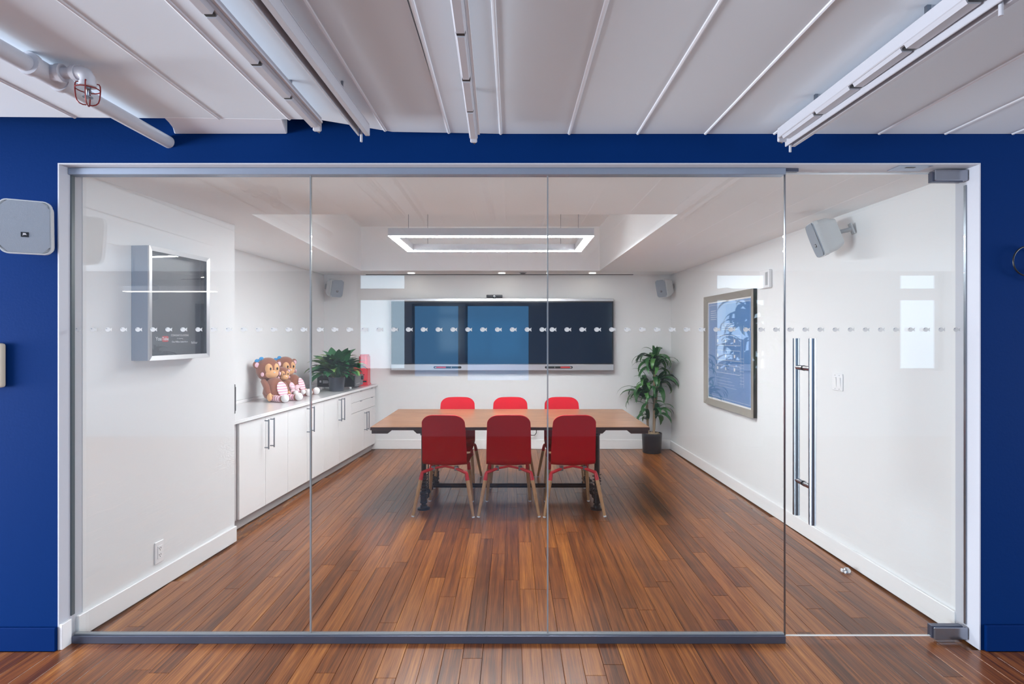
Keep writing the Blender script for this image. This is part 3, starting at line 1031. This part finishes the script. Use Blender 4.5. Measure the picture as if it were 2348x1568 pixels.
# ------------------------------------------------------------------ plants
def leaf_mesh(name, L_, w, droop, m, up=.6, n=9, fold=.18, tipw=.0, ellipt=False):
    """blade starting at the origin, leaving along +X and rising, then arching over"""
    b = MB()
    x = z = 0
    ang = up
    for i in range(n + 1):
        t_ = i / n
        if ellipt:
            ww = w * (sin(pi * min(1, max(0, (t_ - .28) / .72)) ** .85) if t_ > .28 else .05) + .0025
        else:
            ww = w * (sin(pi * (.12 + .88 * t_) ** .8) ** .7 if t_ < 1 else 0) + .001
        nx, nz = -sin(ang), cos(ang)
        b.v += [V((x + nx * fold * ww, -ww, z + nz * fold * ww)), V((x, 0, z)), V((x + nx * fold * ww, ww, z + nz * fold * ww))]
        if i:
            k_ = (i - 1) * 3
            b.f += [(k_, k_ + 1, k_ + 4, k_ + 3), (k_ + 1, k_ + 2, k_ + 5, k_ + 4)]
        x += L_ / n * cos(ang)
        z += L_ / n * sin(ang)
        ang -= droop / n * (.5 + t_)
    me = bpy.data.meshes.new(name)
    me.from_pydata([tuple(p) for p in b.v], [], b.f)
    me.shade_smooth()
    me.materials.append(m)
    return me


DL = [leaf_mesh('leaf', l, w, d, m, u) for l, w, d, u, m in ((.42, .030, 2.6, 1.0, LEAF), (.36, .033, 3.0, .8, LEAF), (.30, .032, 3.2, .6, LEAF2),
                                                        (.40, .028, 2.2, 1.15, LEAF), (.26, .030, 3.3, .7, LEAF2), (.34, .034, 2.9, .5, LEAF))]


def dracaena(name, label, loc, s, seed, potm, group=None):
    q = random.Random(seed)
    t = thing(name, label, 'plant', loc)
    t.scale = (s, s, s)
    MB().lathe([(.112, 0), (.120, .004), (.131, .235), (.131, .262), (.124, .262), (.123, .245), (.02, .244)], 28).build('pot', potm, t, smooth=True)
    so = MB().lathe([(.122, .240), (.10, .256), (.05, .262), (.004, .263)], 20)
    for i in range(26):
        aa, rr = q.uniform(0, 6.28), q.uniform(0, .105)
        so.box(-.012, .012, -.006, .006, -.002, .006, MX.Translation((rr * cos(aa), rr * sin(aa), .262)) @ MX.Rotation(q.uniform(0, 3), 4, 'Z') @ MX.Rotation(q.uniform(-.5, .5), 4, 'X'))
    so.build('bark_mulch', SOIL, t)
    canes = [((.022, -.02), 1.16, (.008, 0)), ((-.045, .015), .72, (-.02, .01)), ((.035, .04), .88, (.05, .02))]
    for (cx, cy), h, (lx, ly) in canes:
        pts = [(cx + lx * i / 9, cy + ly * i / 9, .25 + (h - .25) * i / 9) for i in range(10)]
        MB().tube(pts, [.0155 + .0014 * (i % 2) for i in range(10)], 10).build('cane', CANE, t, smooth=True)
    def tuft(c, n, zs, lo=0, hi=6.283, sc=1.0):
        for i in range(n):
            a_ = lo + (hi - lo) * (i + q.uniform(-.3, .3)) / n
            z = c[2] + q.uniform(-zs, zs)
            M = MX.Translation((c[0], c[1], z)) @ MX.Rotation(a_, 4, 'Z') @ MX.Rotation(q.uniform(-.3, .25), 4, 'Y') @ MX.Rotation(q.uniform(-.35, .35), 4, 'X') @ MX.Scale(sc * q.uniform(.85, 1.1), 4)
            part('leaf', DL[q.randrange(len(DL))], t, M)
    tuft((.03, -.02, 1.20), 17, .05, sc=1.08)
    tuft((.03, -.02, 1.08), 15, .05, sc=1.08)
    tuft((.03, -.02, 1.28), 6, .02, sc=.55)
    tuft((.075, .05, .90), 15, .06, -1.9, 1.9, 1.12)
    tuft((-.05, .03, .90), 8, .05, 1.6, 5.0, .85)
    tuft((-.065, .03, .72), 17, .06, 1.3, 5.0, 1.1)
    tuft((.02, -.02, .68), 9, .05, 2.8, 6.6, .9)
    tuft((.04, .0, .50), 11, .05, -1.8, 1.4, .95)
    tuft((-.05, .0, .46), 8, .05, 1.8, 4.6, .75)
    for i in range(3):
        M = MX.Translation((.03, -.02, 1.18)) @ MX.Rotation(i * 2.1, 4, 'Z') @ MX.Rotation(-.45, 4, 'Y')
        part('leaf', leafup, t, M)
    return t


leafup = leaf_mesh('leaf', .25, .030, .4, LEAF, 1.1)
dracaena('floor_plant', 'tall corn plant with drooping strap leaves in a black floor pot', (1.80, 7.32, 0), .97, 3, POT)
dracaena('floor_plant', 'tall corn plant by the office window, mirrored in the glass over the blueprint picture', (3.26, -2.25, 0), 1.5, 8, POT2)

PL = [leaf_mesh('leaf', l, w, d, m, u, 9, .22, ellipt=True) for l, w, d, u, m in (
    (.36, .056, 1.5, 1.25, LEAF3), (.36, .052, 1.9, 1.1, LEAF3), (.34, .050, 1.8, .8, LEAF3), (.38, .050, 2.1, 1.2, LEAF4), (.28, .044, 1.6, .95, LEAF4), (.38, .056, 1.2, 1.3, LEAF3))]
q = random.Random(11)
t = thing('counter_plant', 'bushy peace lily in a charcoal pot on the worktop', 'plant', (-2.035, 6.60, CT))
MB().lathe([(.074, 0), (.080, .003), (.094, .148), (.094, .160), (.088, .160), (.087, .148), (.01, .147)], 26).build('pot', POT2, t, smooth=True)
so = MB().lathe([(.0865, .144), (.06, .158), (.004, .162)], 18)
for i in range(18):
    aa, rr = q.uniform(0, 6.28), q.uniform(0, .078)
    so.box(-.010, .010, -.005, .005, -.002, .006, MX.Translation((rr * cos(aa), rr * sin(aa), .160)) @ MX.Rotation(q.uniform(0, 3), 4, 'Z'))
so.build('bark_mulch', SOIL, t)
for i in range(120):
    a_ = i * 2.39996 + q.uniform(-.2, .2)
    rr = q.uniform(.005, .06)
    tilt = q.uniform(-.50, .42)
    M = MX.Translation((rr * cos(a_), rr * sin(a_), .152)) @ MX.Rotation(a_, 4, 'Z') @ MX.Rotation(tilt, 4, 'Y') @ MX.Rotation(q.uniform(-.3, .3), 4, 'X') @ MX.Scale(q.uniform(.75, 1.08), 4)
    part('leaf', PL[q.randrange(len(PL))], t, M)

# ------------------------------------------------------------------ plush monkeys
def monkey(label, loc, rz, s, head_turn, lean=-.05, bow=False, belly=STRIPE, ribbon=True):
    t = thing('plush_monkey', label, 'plush toy', loc, rz)
    t.scale = (s, s, s)
    # local +X is the front
    bd = MB()
    prof = [(.0, .0), (.060, .004), (.098, .035), (.112, .075), (.104, .12), (.084, .165), (.058, .205), (.03, .225), (.0005, .228)]
    bd.lathe([(max(r_, .0005), z) for r_, z in prof], 22, MX(((1, 0, lean * 1.2, .02), (0, 1.02, 0, 0), (0, 0, 1, 0), (0, 0, 0, 1))))
    bd.build('body', PLUSH, t, smooth=True)
    B = MX.Translation((.02 + lean * .14, 0, 0)) @ MX.Rotation(-.30, 4, 'Y')
    by = MB().ell((.128, 0, .080), (.018, .064, .080), 18, B)
    by.build('belly_patch', belly, t, smooth=True)
    # head
    hm = MX.Translation((-.030 + lean, 0, .305)) @ MX.Rotation(head_turn, 4, 'Z') @ MX.Rotation(.06, 4, 'Y')
    hd = MB().ell((0, 0, 0), (.108, .112, .118), 24, hm)
    h = hd.build('head', PLUSH, t, smooth=True)
    f_ = MB().ell((.070, .034, .012), (.046, .040, .056), 18, hm)
    f_.ell((.070, -.034, .012), (.046, .040, .056), 18, hm)
    f_.ell((.072, 0, -.032), (.050, .068, .052), 18, hm)
    f_.build('face', FACE, h, smooth=True)
    MB().ell((.124, 0, -.018), (.008, .010, .007), 10, hm).build('nose', WPLUSH, h, smooth=True)
    for sy in (-1, 1):
        MB().ell((.111, sy * .034, .016), (.008, .010, .016), 12, hm).build('eye', EYE, h, smooth=True)
        MB().ell((.060, sy * .088, -.040), (.024, .012, .022), 12, hm).build('cheek', PINK, h, smooth=True)
        er = MB().ell((-.012, sy * .112, .050), (.018, .036, .040), 14, hm).build('ear', PLUSH, h, smooth=True)
        MB().ell((.003, sy * .114, .048), (.008, .022, .026), 12, hm).build('inner_ear', PINK, er, smooth=True)
        # arms and legs
        ar = MB().tube([(-.01 + lean, sy * .072, .195), (.015, sy * .108, .15), (.045, sy * .118, .10), (.060, sy * .118, .075)], [.026, .030, .027, .025], 12).build('arm', PLUSH, t, smooth=True)
        hn = MB().ell((.070, sy * .118, .048), (.026, .022, .042), 14)
        hn.ell((.094, sy * .108, .062), (.018, .010, .010), 10)
        hn.build('hand', FACE, ar, smooth=True)
        lg = MB().tube([(.05, sy * .060, .034), (.12, sy * .075, .032), (.20, sy * .085, .030)], [.034, .031, .027], 14).build('leg', STRIPEX, t, smooth=True)
        MB().tube([(.196, sy * .0845, .031), (.212, sy * .086, .032)], .032, 14).build('cuff', PLUSH, lg, smooth=True)
        MB().ell((.238, sy * .088, .040), (.038, .036, .040), 16).build('foot', WPLUSH, lg, smooth=True)
    if ribbon:
        rb = MB()
        for k_ in (-1, 1):
            rb.ell((-.004, -.090 + .022 * k_, .098 + .010 * k_), (.010, .024, .018), 12, hm)
        rb.ell((.0, -.090, .098), (.010, .009, .009), 10, hm)
        rb.build('ribbon', BOWB, h, smooth=True)
    if bow:
        bw = MB()
        for y, z in ((-.045, .085), (.045, .085), (-.035, .045), (.035, .045)):
            bw.ell((.155, y * 1.3, z * 1.25 + .01), (.026, .052, .036), 14)
        bw.ell((.178, 0, .092), (.022, .024, .024), 12)
        bw.build('bow', STRIPE, t, smooth=True)
    return t


monkey('large brown plush monkey leaning on the wall, nearest to the wall corner', (-2.345, 5.60, CT + .001), R(-24), 1.0, R(-14))
monkey('large brown plush monkey sitting behind the small one, next to the counter plant', (-2.368, 6.12, CT + .001), R(-6), .98, R(-32))
monkey('small brown plush monkey with pink bow on the lap of a larger one', (-2.345, 5.905, CT + .028), R(-16), .68, R(-20), bow=True, belly=PINK, ribbon=False)

# ------------------------------------------------------------------ display wall
dz = 0
tv = thing('wall_display', 'very wide dark wall display with silver bars on the back wall', 'display', (-.126, BACK_Y - .002, 1.52))
X0, X1 = -1.583 + .126, 1.331 + .126
Z = lambda z: z - 1.52
MB().box(X0, X1, -.085, 0, Z(1.055), Z(1.985)).build('housing', BEZEL, tv)
MB().box(X0, X1, -.100, -.0855, Z(1.953), Z(1.992)).build('top_bar', SILVER, tv, bevel=.003)
MB().box(X0, X1, -.112, -.0855, Z(1.048), Z(1.128)).build('tray_bar', SILVER, tv, bevel=.004)
MB().box(X0 + .004, X1 - .004, -.0945, -.0857, Z(1.130), Z(1.951)).build('bezel', BEZEL, tv)
MB().box(X0 + .022, X1 - .022, -.0985, -.0947, Z(1.142), Z(1.938)).build('screen', SCREEN, tv)
for x in (-.843, .612):
    MB().prism(rrect(x - .182 + .126, x + .182 + .126, Z(1.074), Z(1.104), .0145, 5), -.1135, -.1122, MX(((1, 0, 0, 0), (0, 0, 1, 0), (0, 1, 0, 0), (0, 0, 0, 1)))).build('pen_slot', BLACK, tv)
PENR = mat('pen_red', (206, 62, 66), .35)
for x, s_, l in ((-.843, -1, 'red and black stylus on the display tray nearest the cabinets'), (.612, 1, 'red and black stylus on the display tray nearest the floor plant')):
    p_ = thing('stylus_pen', l, 'pen', (x, BACK_Y - .126, 1.0885), 0, 'stylus pens on the display tray')
    MB().tube([(s_ * .02, 0, 0), (s_ * .145, 0, 0)], .0095, 12).build('red_barrel', PENR, p_, smooth=True)
    MB().tube([(s_ * .0195, 0, 0), (-s_ * .03, 0, 0), (-s_ * .165, 0, 0)], [.008, .009, .0085], 12).build('black_barrel', BLACK, p_, smooth=True)
    MB().tube([(s_ * .1455, 0, 0), (s_ * .160, 0, 0), (s_ * .168, 0, 0)], [.008, .0055, .002], 12).build('tip', SILVER, p_, smooth=True)
    MB().tube([(-s_ * .05, 0, 0), (-s_ * .056, 0, 0)], .0098, 12).build('ring', SILVER, p_, smooth=True)
wc = thing('webcam', 'slim dark bar webcam perched on top of the wall display', 'webcam', (-.232, BACK_Y - .055, 1.993))
MB().box(-.105, .105, -.028, .022, .010, .046).build('body', BEZEL, wc, bevel=.006, seg=2)
MB().box(-.02, .02, -.02, .02, 0, .0115).build('clip', BLACK, wc)
MB().tube([(0, -.029, .026), (0, -.034, .026)], .012, 16).build('lens_ring', SILVER, wc, smooth=True)
MB().tube([(0, -.0345, .026), (0, -.036, .026)], .008, 14).build('lens', EYE, wc, smooth=True)

# outlet and plug behind the table
o_ = thing('wall_outlet', 'white outlet with a black plug on the back wall under the table edge', 'outlet', (.318, BACK_Y - .001, .275))
MB().box(-.036, .036, -.006, 0, -.058, .058).build('cover_plate', WPLAST, o_, bevel=.002)
pl_ = MB().box(-.030, .004, -.040, -.0065, .0, .036).build('plug', BLACK, o_, bevel=.004)
MB().tube([(.0, -.034, .030), (.006, -.04, -.01), (.004, -.045, -.055), (-.02, -.05, -.085), (-.06, -.055, -.085), (-.11, -.06, -.055), (-.18, -.07, .0)], .005, 8).build('cord', CABLE, pl_, smooth=True)

# ------------------------------------------------------------------ pendant and downlights
PXC, PYC, PZ = -.177, 5.235, 2.343
lp = thing('ring_pendant', 'rectangular glowing pendant lamp hanging over the table', 'lamp', (PXC, PYC, PZ))
hw, hd_, bw = .868, .448, .070
for x0, x1, y0, y1 in ((-hw, hw, -hd_, -hd_ + bw), (-hw, hw, hd_ - bw, hd_), (-hw, -hw + bw, -hd_ + bw, hd_ - bw), (hw - bw, hw, -hd_ + bw, hd_ - bw)):
    bar = MB().box(x0, x1, y0, y1, 0, .064).build('bar', LAMPB, lp)
    MB().box(x0 + (.002 if x1 - x0 > .1 else .002), x1 - .002, y0 + .002 if y1 - y0 < .1 else y0 - .002, y1 - .002 if y1 - y0 < .1 else y1 + .002, -.0032, -.0001).build('lens', LENS, bar)
for x, y in ((-.70, -.417), (.74, -.417), (-.66, .417), (.66, .417)):
    MB().tube([(x, y, .064), (x, y, 2.8595 - PZ)], .0022, 6).build('cable', STEEL, lp)
for i, (x, l) in enumerate(((-1.29, 'recessed downlight over the wall display, on the cabinet side'), (-.13, 'recessed downlight over the middle of the wall display'), (1.03, 'recessed downlight over the wall display, on the floor plant side'))):
    d_ = thing('downlight', l, 'downlight', (x, 7.28, RCEIL - .001), 0, 'recessed downlights over the display')
    MB().lathe([(.050, 0), (.058, -.004), (.050, -.006)], 20).build('trim_ring', WPLAST, d_, smooth=True)
    MB().lathe([(.044, -.0062), (.044, -.0095)], 20).build('lens', DLENS, d_)
v_ = thing('ceiling_sensor', 'small dark round sensor in the ceiling between two downlights', 'sensor', (.14, 7.30, RCEIL - .001))
MB().lathe([(.045, 0), (.05, -.004), (.04, -.008)], 18).build('rim', GREYPL, v_, smooth=True)
MB().lathe([(.036, -.0082), (.030, -.014)], 18).build('eye', BLACK, v_, smooth=True)

# ------------------------------------------------------------------ framed plaque on the left wall
wdir = V((.1, 1, 0)).normalized()
nrm = V((wdir.y, -wdir.x, 0))
pc = V((LW(3.445), 3.445, 1.683))
fr = thing('framed_plaque', 'deep silver shadow box with a dark award plaque on the white wall', 'picture', pc + nrm * .002, atan2(wdir.y, wdir.x))
# local x along the wall away from camera, local -y into the room
W2, H2, DP = .268, .322, .098
b = MB()
b.box(-W2, -W2 + .012, -DP, 0, -H2, H2); b.box(W2 - .012, W2, -DP, 0, -H2, H2)
b.box(-W2 + .012, W2 - .012, -DP, 0, -H2, -H2 + .012); b.box(-W2 + .012, W2 - .012, -DP, 0, H2 - .012, H2)
b.build('box_sides', ALU, fr)
def mitre(nm, m, w2, h2, fw, y0, y1, parent, drop=0.0):
    MXZ = MX(((1, 0, 0, 0), (0, 0, 1, 0), (0, 1, 0, 0), (0, 0, 0, 1)))
    for pts in ([(-w2, -h2), (w2, -h2), (w2 - fw, -h2 + fw), (-w2 + fw, -h2 + fw)], [(w2, -h2), (w2, h2), (w2 - fw, h2 - fw), (w2 - fw, -h2 + fw)],
                [(w2, h2), (-w2, h2), (-w2 + fw, h2 - fw), (w2 - fw, h2 - fw)], [(-w2, h2), (-w2, -h2), (-w2 + fw, -h2 + fw), (-w2 + fw, h2 - fw)]):
        b = MB()
        n = 4
        vs = [(pts[0][0], y1, pts[0][1]), (pts[1][0], y1, pts[1][1]), (pts[2][0], y1, pts[2][1]), (pts[3][0], y1, pts[3][1]),
              (pts[0][0], y0, pts[0][1]), (pts[1][0], y0, pts[1][1]), (pts[2][0], y0 + drop, pts[2][1]), (pts[3][0], y0 + drop, pts[3][1])]
        b.add(vs, [(0, 1, 2, 3), (7, 6, 5, 4), (0, 4, 5, 1), (1, 5, 6, 2), (2, 6, 7, 3), (3, 7, 4, 0)])
        b.build(nm, m, parent)
mitre('frame_rail', SILVER, W2, H2, .026, -DP - .010, -DP - .0003, fr, .004)
MB().box(-W2 + .0125, W2 - .0125, -.054, -.044, -H2 + .0125, H2 - .0125).build('plaque_board', PLAQUE, fr)
MB().box(-W2 + .0122, W2 - .0122, -DP + .006, -.0545, H2 - .016, H2 - .0122).box(W2 - .016, W2 - .0122, -DP + .006, -.0545, -H2 + .0122, H2 - .0165).build('inner_shade', BEZEL, fr)  # dark strips holding the shadow inside the box, top and far side
MB().box(-W2 + .013, W2 - .013, -DP + .002, -DP + .005, -H2 + .013, H2 - .013).build('glass', PICGLASS, fr)
F = lambda x, z: frame_M((x, -.0548, z), (1, 0, 0), (0, 0, 1))
pb = [c_ for c_ in fr.children if c_.name.startswith('plaque_board')][0]
MB().prism(rrect(-.098, -.045, -.218, -.184, .008, 4), -.0546, -.0542, MX(((1, 0, 0, 0), (0, 0, 1, 0), (0, 1, 0, 0), (0, 0, 0, 1)))).build('red_badge', mat('badge_red', (206, 30, 40), .4), pb)
for s_, sz, x, z, bo in (('You', .030, -.127, -.201, .0004), ('Tube', .0265, -.0715, -.201, .0004), ('CONGRATULATIONS', .0165, .056, -.180, 0),
                         ('for surpassing', .0095, .056, -.199, 0), ('One Million Subscribers', .0150, .056, -.219, 0), ('fishbur', .022, .190, -.226, 0)):
    part('lettering', text_mesh(s_, sz, LABELW, bo), pb, F(x, z))

# ------------------------------------------------------------------ blueprint picture on the right wall
rdir = V((.0278, -1, 0)).normalized()        # along the wall towards the camera
pc = V((RW(5.66), 5.66, 1.345))
bp = thing('framed_blueprint', 'large pewter framed blueprint on the white wall beside the floor plant', 'picture', pc - V((.002, 0, 0)), atan2(rdir.y, rdir.x))
W2, H2 = .595, .578
mitre('frame_rail', PFRAME, W2, H2, .062, -.040, -.0005, bp, .016)
MB().box(W2 + .0004, W2 + .004, -.030, -.001, -H2, H2).build('frame_edge', BEZEL, bp)
MB().box(-W2 + .0625, W2 - .0625, -.012, -.002, -H2 + .0625, H2 - .0625).build('mount', PAPER, bp)
bpp = MB().box(-W2 + .078, W2 - .078, -.0135, -.0122, -H2 + .078, H2 - .078).build('print', BLUEPRINT, bp)
l_ = MB()
def ln(x0, z0, x1, z1, t_=.0022):
    if abs(x1 - x0) > abs(z1 - z0): l_.box(min(x0, x1), max(x0, x1), -.0142, -.0137, z0 - t_ / 2, z0 + t_ / 2)
    else: l_.box(x0 - t_ / 2, x0 + t_ / 2, -.0142, -.0137, min(z0, z1), max(z0, z1))
u, v = W2 - .10, H2 - .10
for s_ in (-1, 1):
    ln(-u, s_ * v, u, s_ * v); ln(s_ * u, -v, s_ * u, v)
q = random.Random(5)
for k_ in range(5): ln(-u + .04, v - .06 - .022 * k_, -u + .04 + q.uniform(.10, .17), v - .06 - .022 * k_, .005)
for z0, h_ in ((.06, .10), (-.09, .10), (-.22, .08)):
    ln(-.30, z0, .28, z0, .004); ln(-.30, z0 + h_, .28, z0 + h_, .003)
    for k_ in range(17):
        x = -.30 + .58 * k_ / 16
        ln(x, z0, x, z0 + h_ * (1 if k_ % 4 == 0 else .7), .0035 if k_ % 4 == 0 else .002)
    for k_ in range(8):
        x = -.28 + .07 * k_
        l_.box(x, x + .03, -.0142, -.0137, z0 + .03, z0 + .06) if k_ % 3 == 0 else None
for x in (-.32, .30, .36):
    ln(x, -.33, x, .25, .002)
for k_ in range(9): ln(.27, -.30 + k_ * .03, .36, -.30 + k_ * .03, .0022)
for k_ in range(4): ln(-.30 + .02 * k_, -.27 - .03 * k_, .05 + .05 * k_, -.27 - .03 * k_, .002)
for k_ in range(4): ln(-.16, .22 + k_ * .018, .22 - .04 * k_, .22 + k_ * .018, .0045)
l_.build('print_lines', LABELW, bpp)
MB().box(-W2 + .0625, W2 - .0625, -.0185, -.0165, -H2 + .0625, H2 - .0625).build('glass', PICGLASS, bp)

# ------------------------------------------------------------------ small wall fittings
def on_right(name, label, cat, y, z):
    return thing(name, label, cat, (RW(y) - .001, y, z), atan2(rdir.y, rdir.x))
ch_ = on_right('door_chime', 'small white wall chime with a grey slot above the blueprint picture', 'chime', 4.87, 1.985)
MB().box(-.085, .085, -.030, 0, -.078, .078).build('cover', WPLAST, ch_, bevel=.005)
MB().box(.03, .066, -.0335, -.0302, -.055, .055).build('grey_slot', GREYPL, ch_)
lsw = on_right('light_switch', 'white double light switch on the wall behind the door handle', 'switch', 3.862, 1.186)
MB().box(-.058, .058, -.007, 0, -.058, .058).build('cover_plate', WPLAST, lsw, bevel=.003)
for x in (-.023, .023):
    MB().add([(x - .016, -.0075, -.033), (x + .016, -.0075, -.033), (x + .016, -.0075, .033), (x - .016, -.0075, .033),
              (x - .016, -.008, -.033), (x + .016, -.008, -.033), (x + .016, -.0135, .033), (x - .016, -.0135, .033)],
             [(0, 1, 2, 3), (7, 6, 5, 4), (0, 4, 5, 1), (1, 5, 6, 2), (2, 6, 7, 3), (3, 7, 4, 0)]).build('rocker', TRIMW, lsw)
    for z in (-.046, .046):
        MB().tube([(x, -.007, z), (x, -.0078, z)], .003, 8).build('screw', STEEL, lsw)
ot = thing('wall_outlet', 'white double wall outlet low on the wall below the framed plaque', 'outlet', V((LW(3.39), 3.39, .213)) + nrm * .001, atan2(wdir.y, wdir.x))
MB().box(-.037, .037, -.007, 0, -.065, .065).build('cover_plate', WPLAST, ot, bevel=.003)
MB().box(-.018, .018, -.0105, -.0072, -.038, .038).build('socket_face', TRIMW, ot, bevel=.001)
for z in (-.019, .019):
    b = MB().box(-.009, -.006, -.0112, -.0106, z, z + .009).box(.005, .008, -.0112, -.0106, z, z + .009)
    b.tube([(0, -.0106, z - .007), (0, -.0112, z - .007)], .0028, 8)
    b.build('socket_holes', BLACK, ot)
ds = thing('door_stop', 'small chrome dome door stop on the floor by the right-hand baseboard', 'door stop', (2.118, 3.60, .0006))
MB().lathe([(.026, 0), (.026, .008), (.022, .022), (.012, .032), (.001, .035)], 18).build('dome', CHROME, ds, smooth=True)
MB().box(-.034, -.022, -.010, .010, .006, .026).build('rubber_pad', WPLAST, ds, bevel=.003)

# ------------------------------------------------------------------ what the glass mirrors from behind the camera
ol = thing('office_lamp', 'long suspended office lamp behind the camera, seen only as a reflection in the glass', 'lamp', (-4.2, -1.4, 2.04))
MB().box(-.55, .55, -.05, .05, .008, .07).build('body', LAMPB, ol)
MB().box(-.55, .55, -.045, .045, 0, .0075).build('lens', OLENS, ol)
for x in (-.45, .45):
    MB().tube([(x, 0, .07), (x, 0, CEIL - 2.0405)], .005, 6).build('cable', STEEL, ol)
for i, (a, c, za, zb, tr_, rad) in enumerate(WINS):
    w_ = MB()
    y = OFFICE_BACK - .12
    for z0, z1 in (((za, 2.07), (2.183, zb)) if tr_ else ((za, zb),)):
        w_.box(a, a + .03, y, y + .05, z0, z1); w_.box(c - .03, c, y, y + .05, z0, z1)
        w_.box(a + .03, c - .03, y, y + .05, z0, z0 + .03); w_.box(a + .03, c - .03, y, y + .05, z1 - .03, z1)
    struct(w_.build('window_%d' % (i + 4), OFFW))
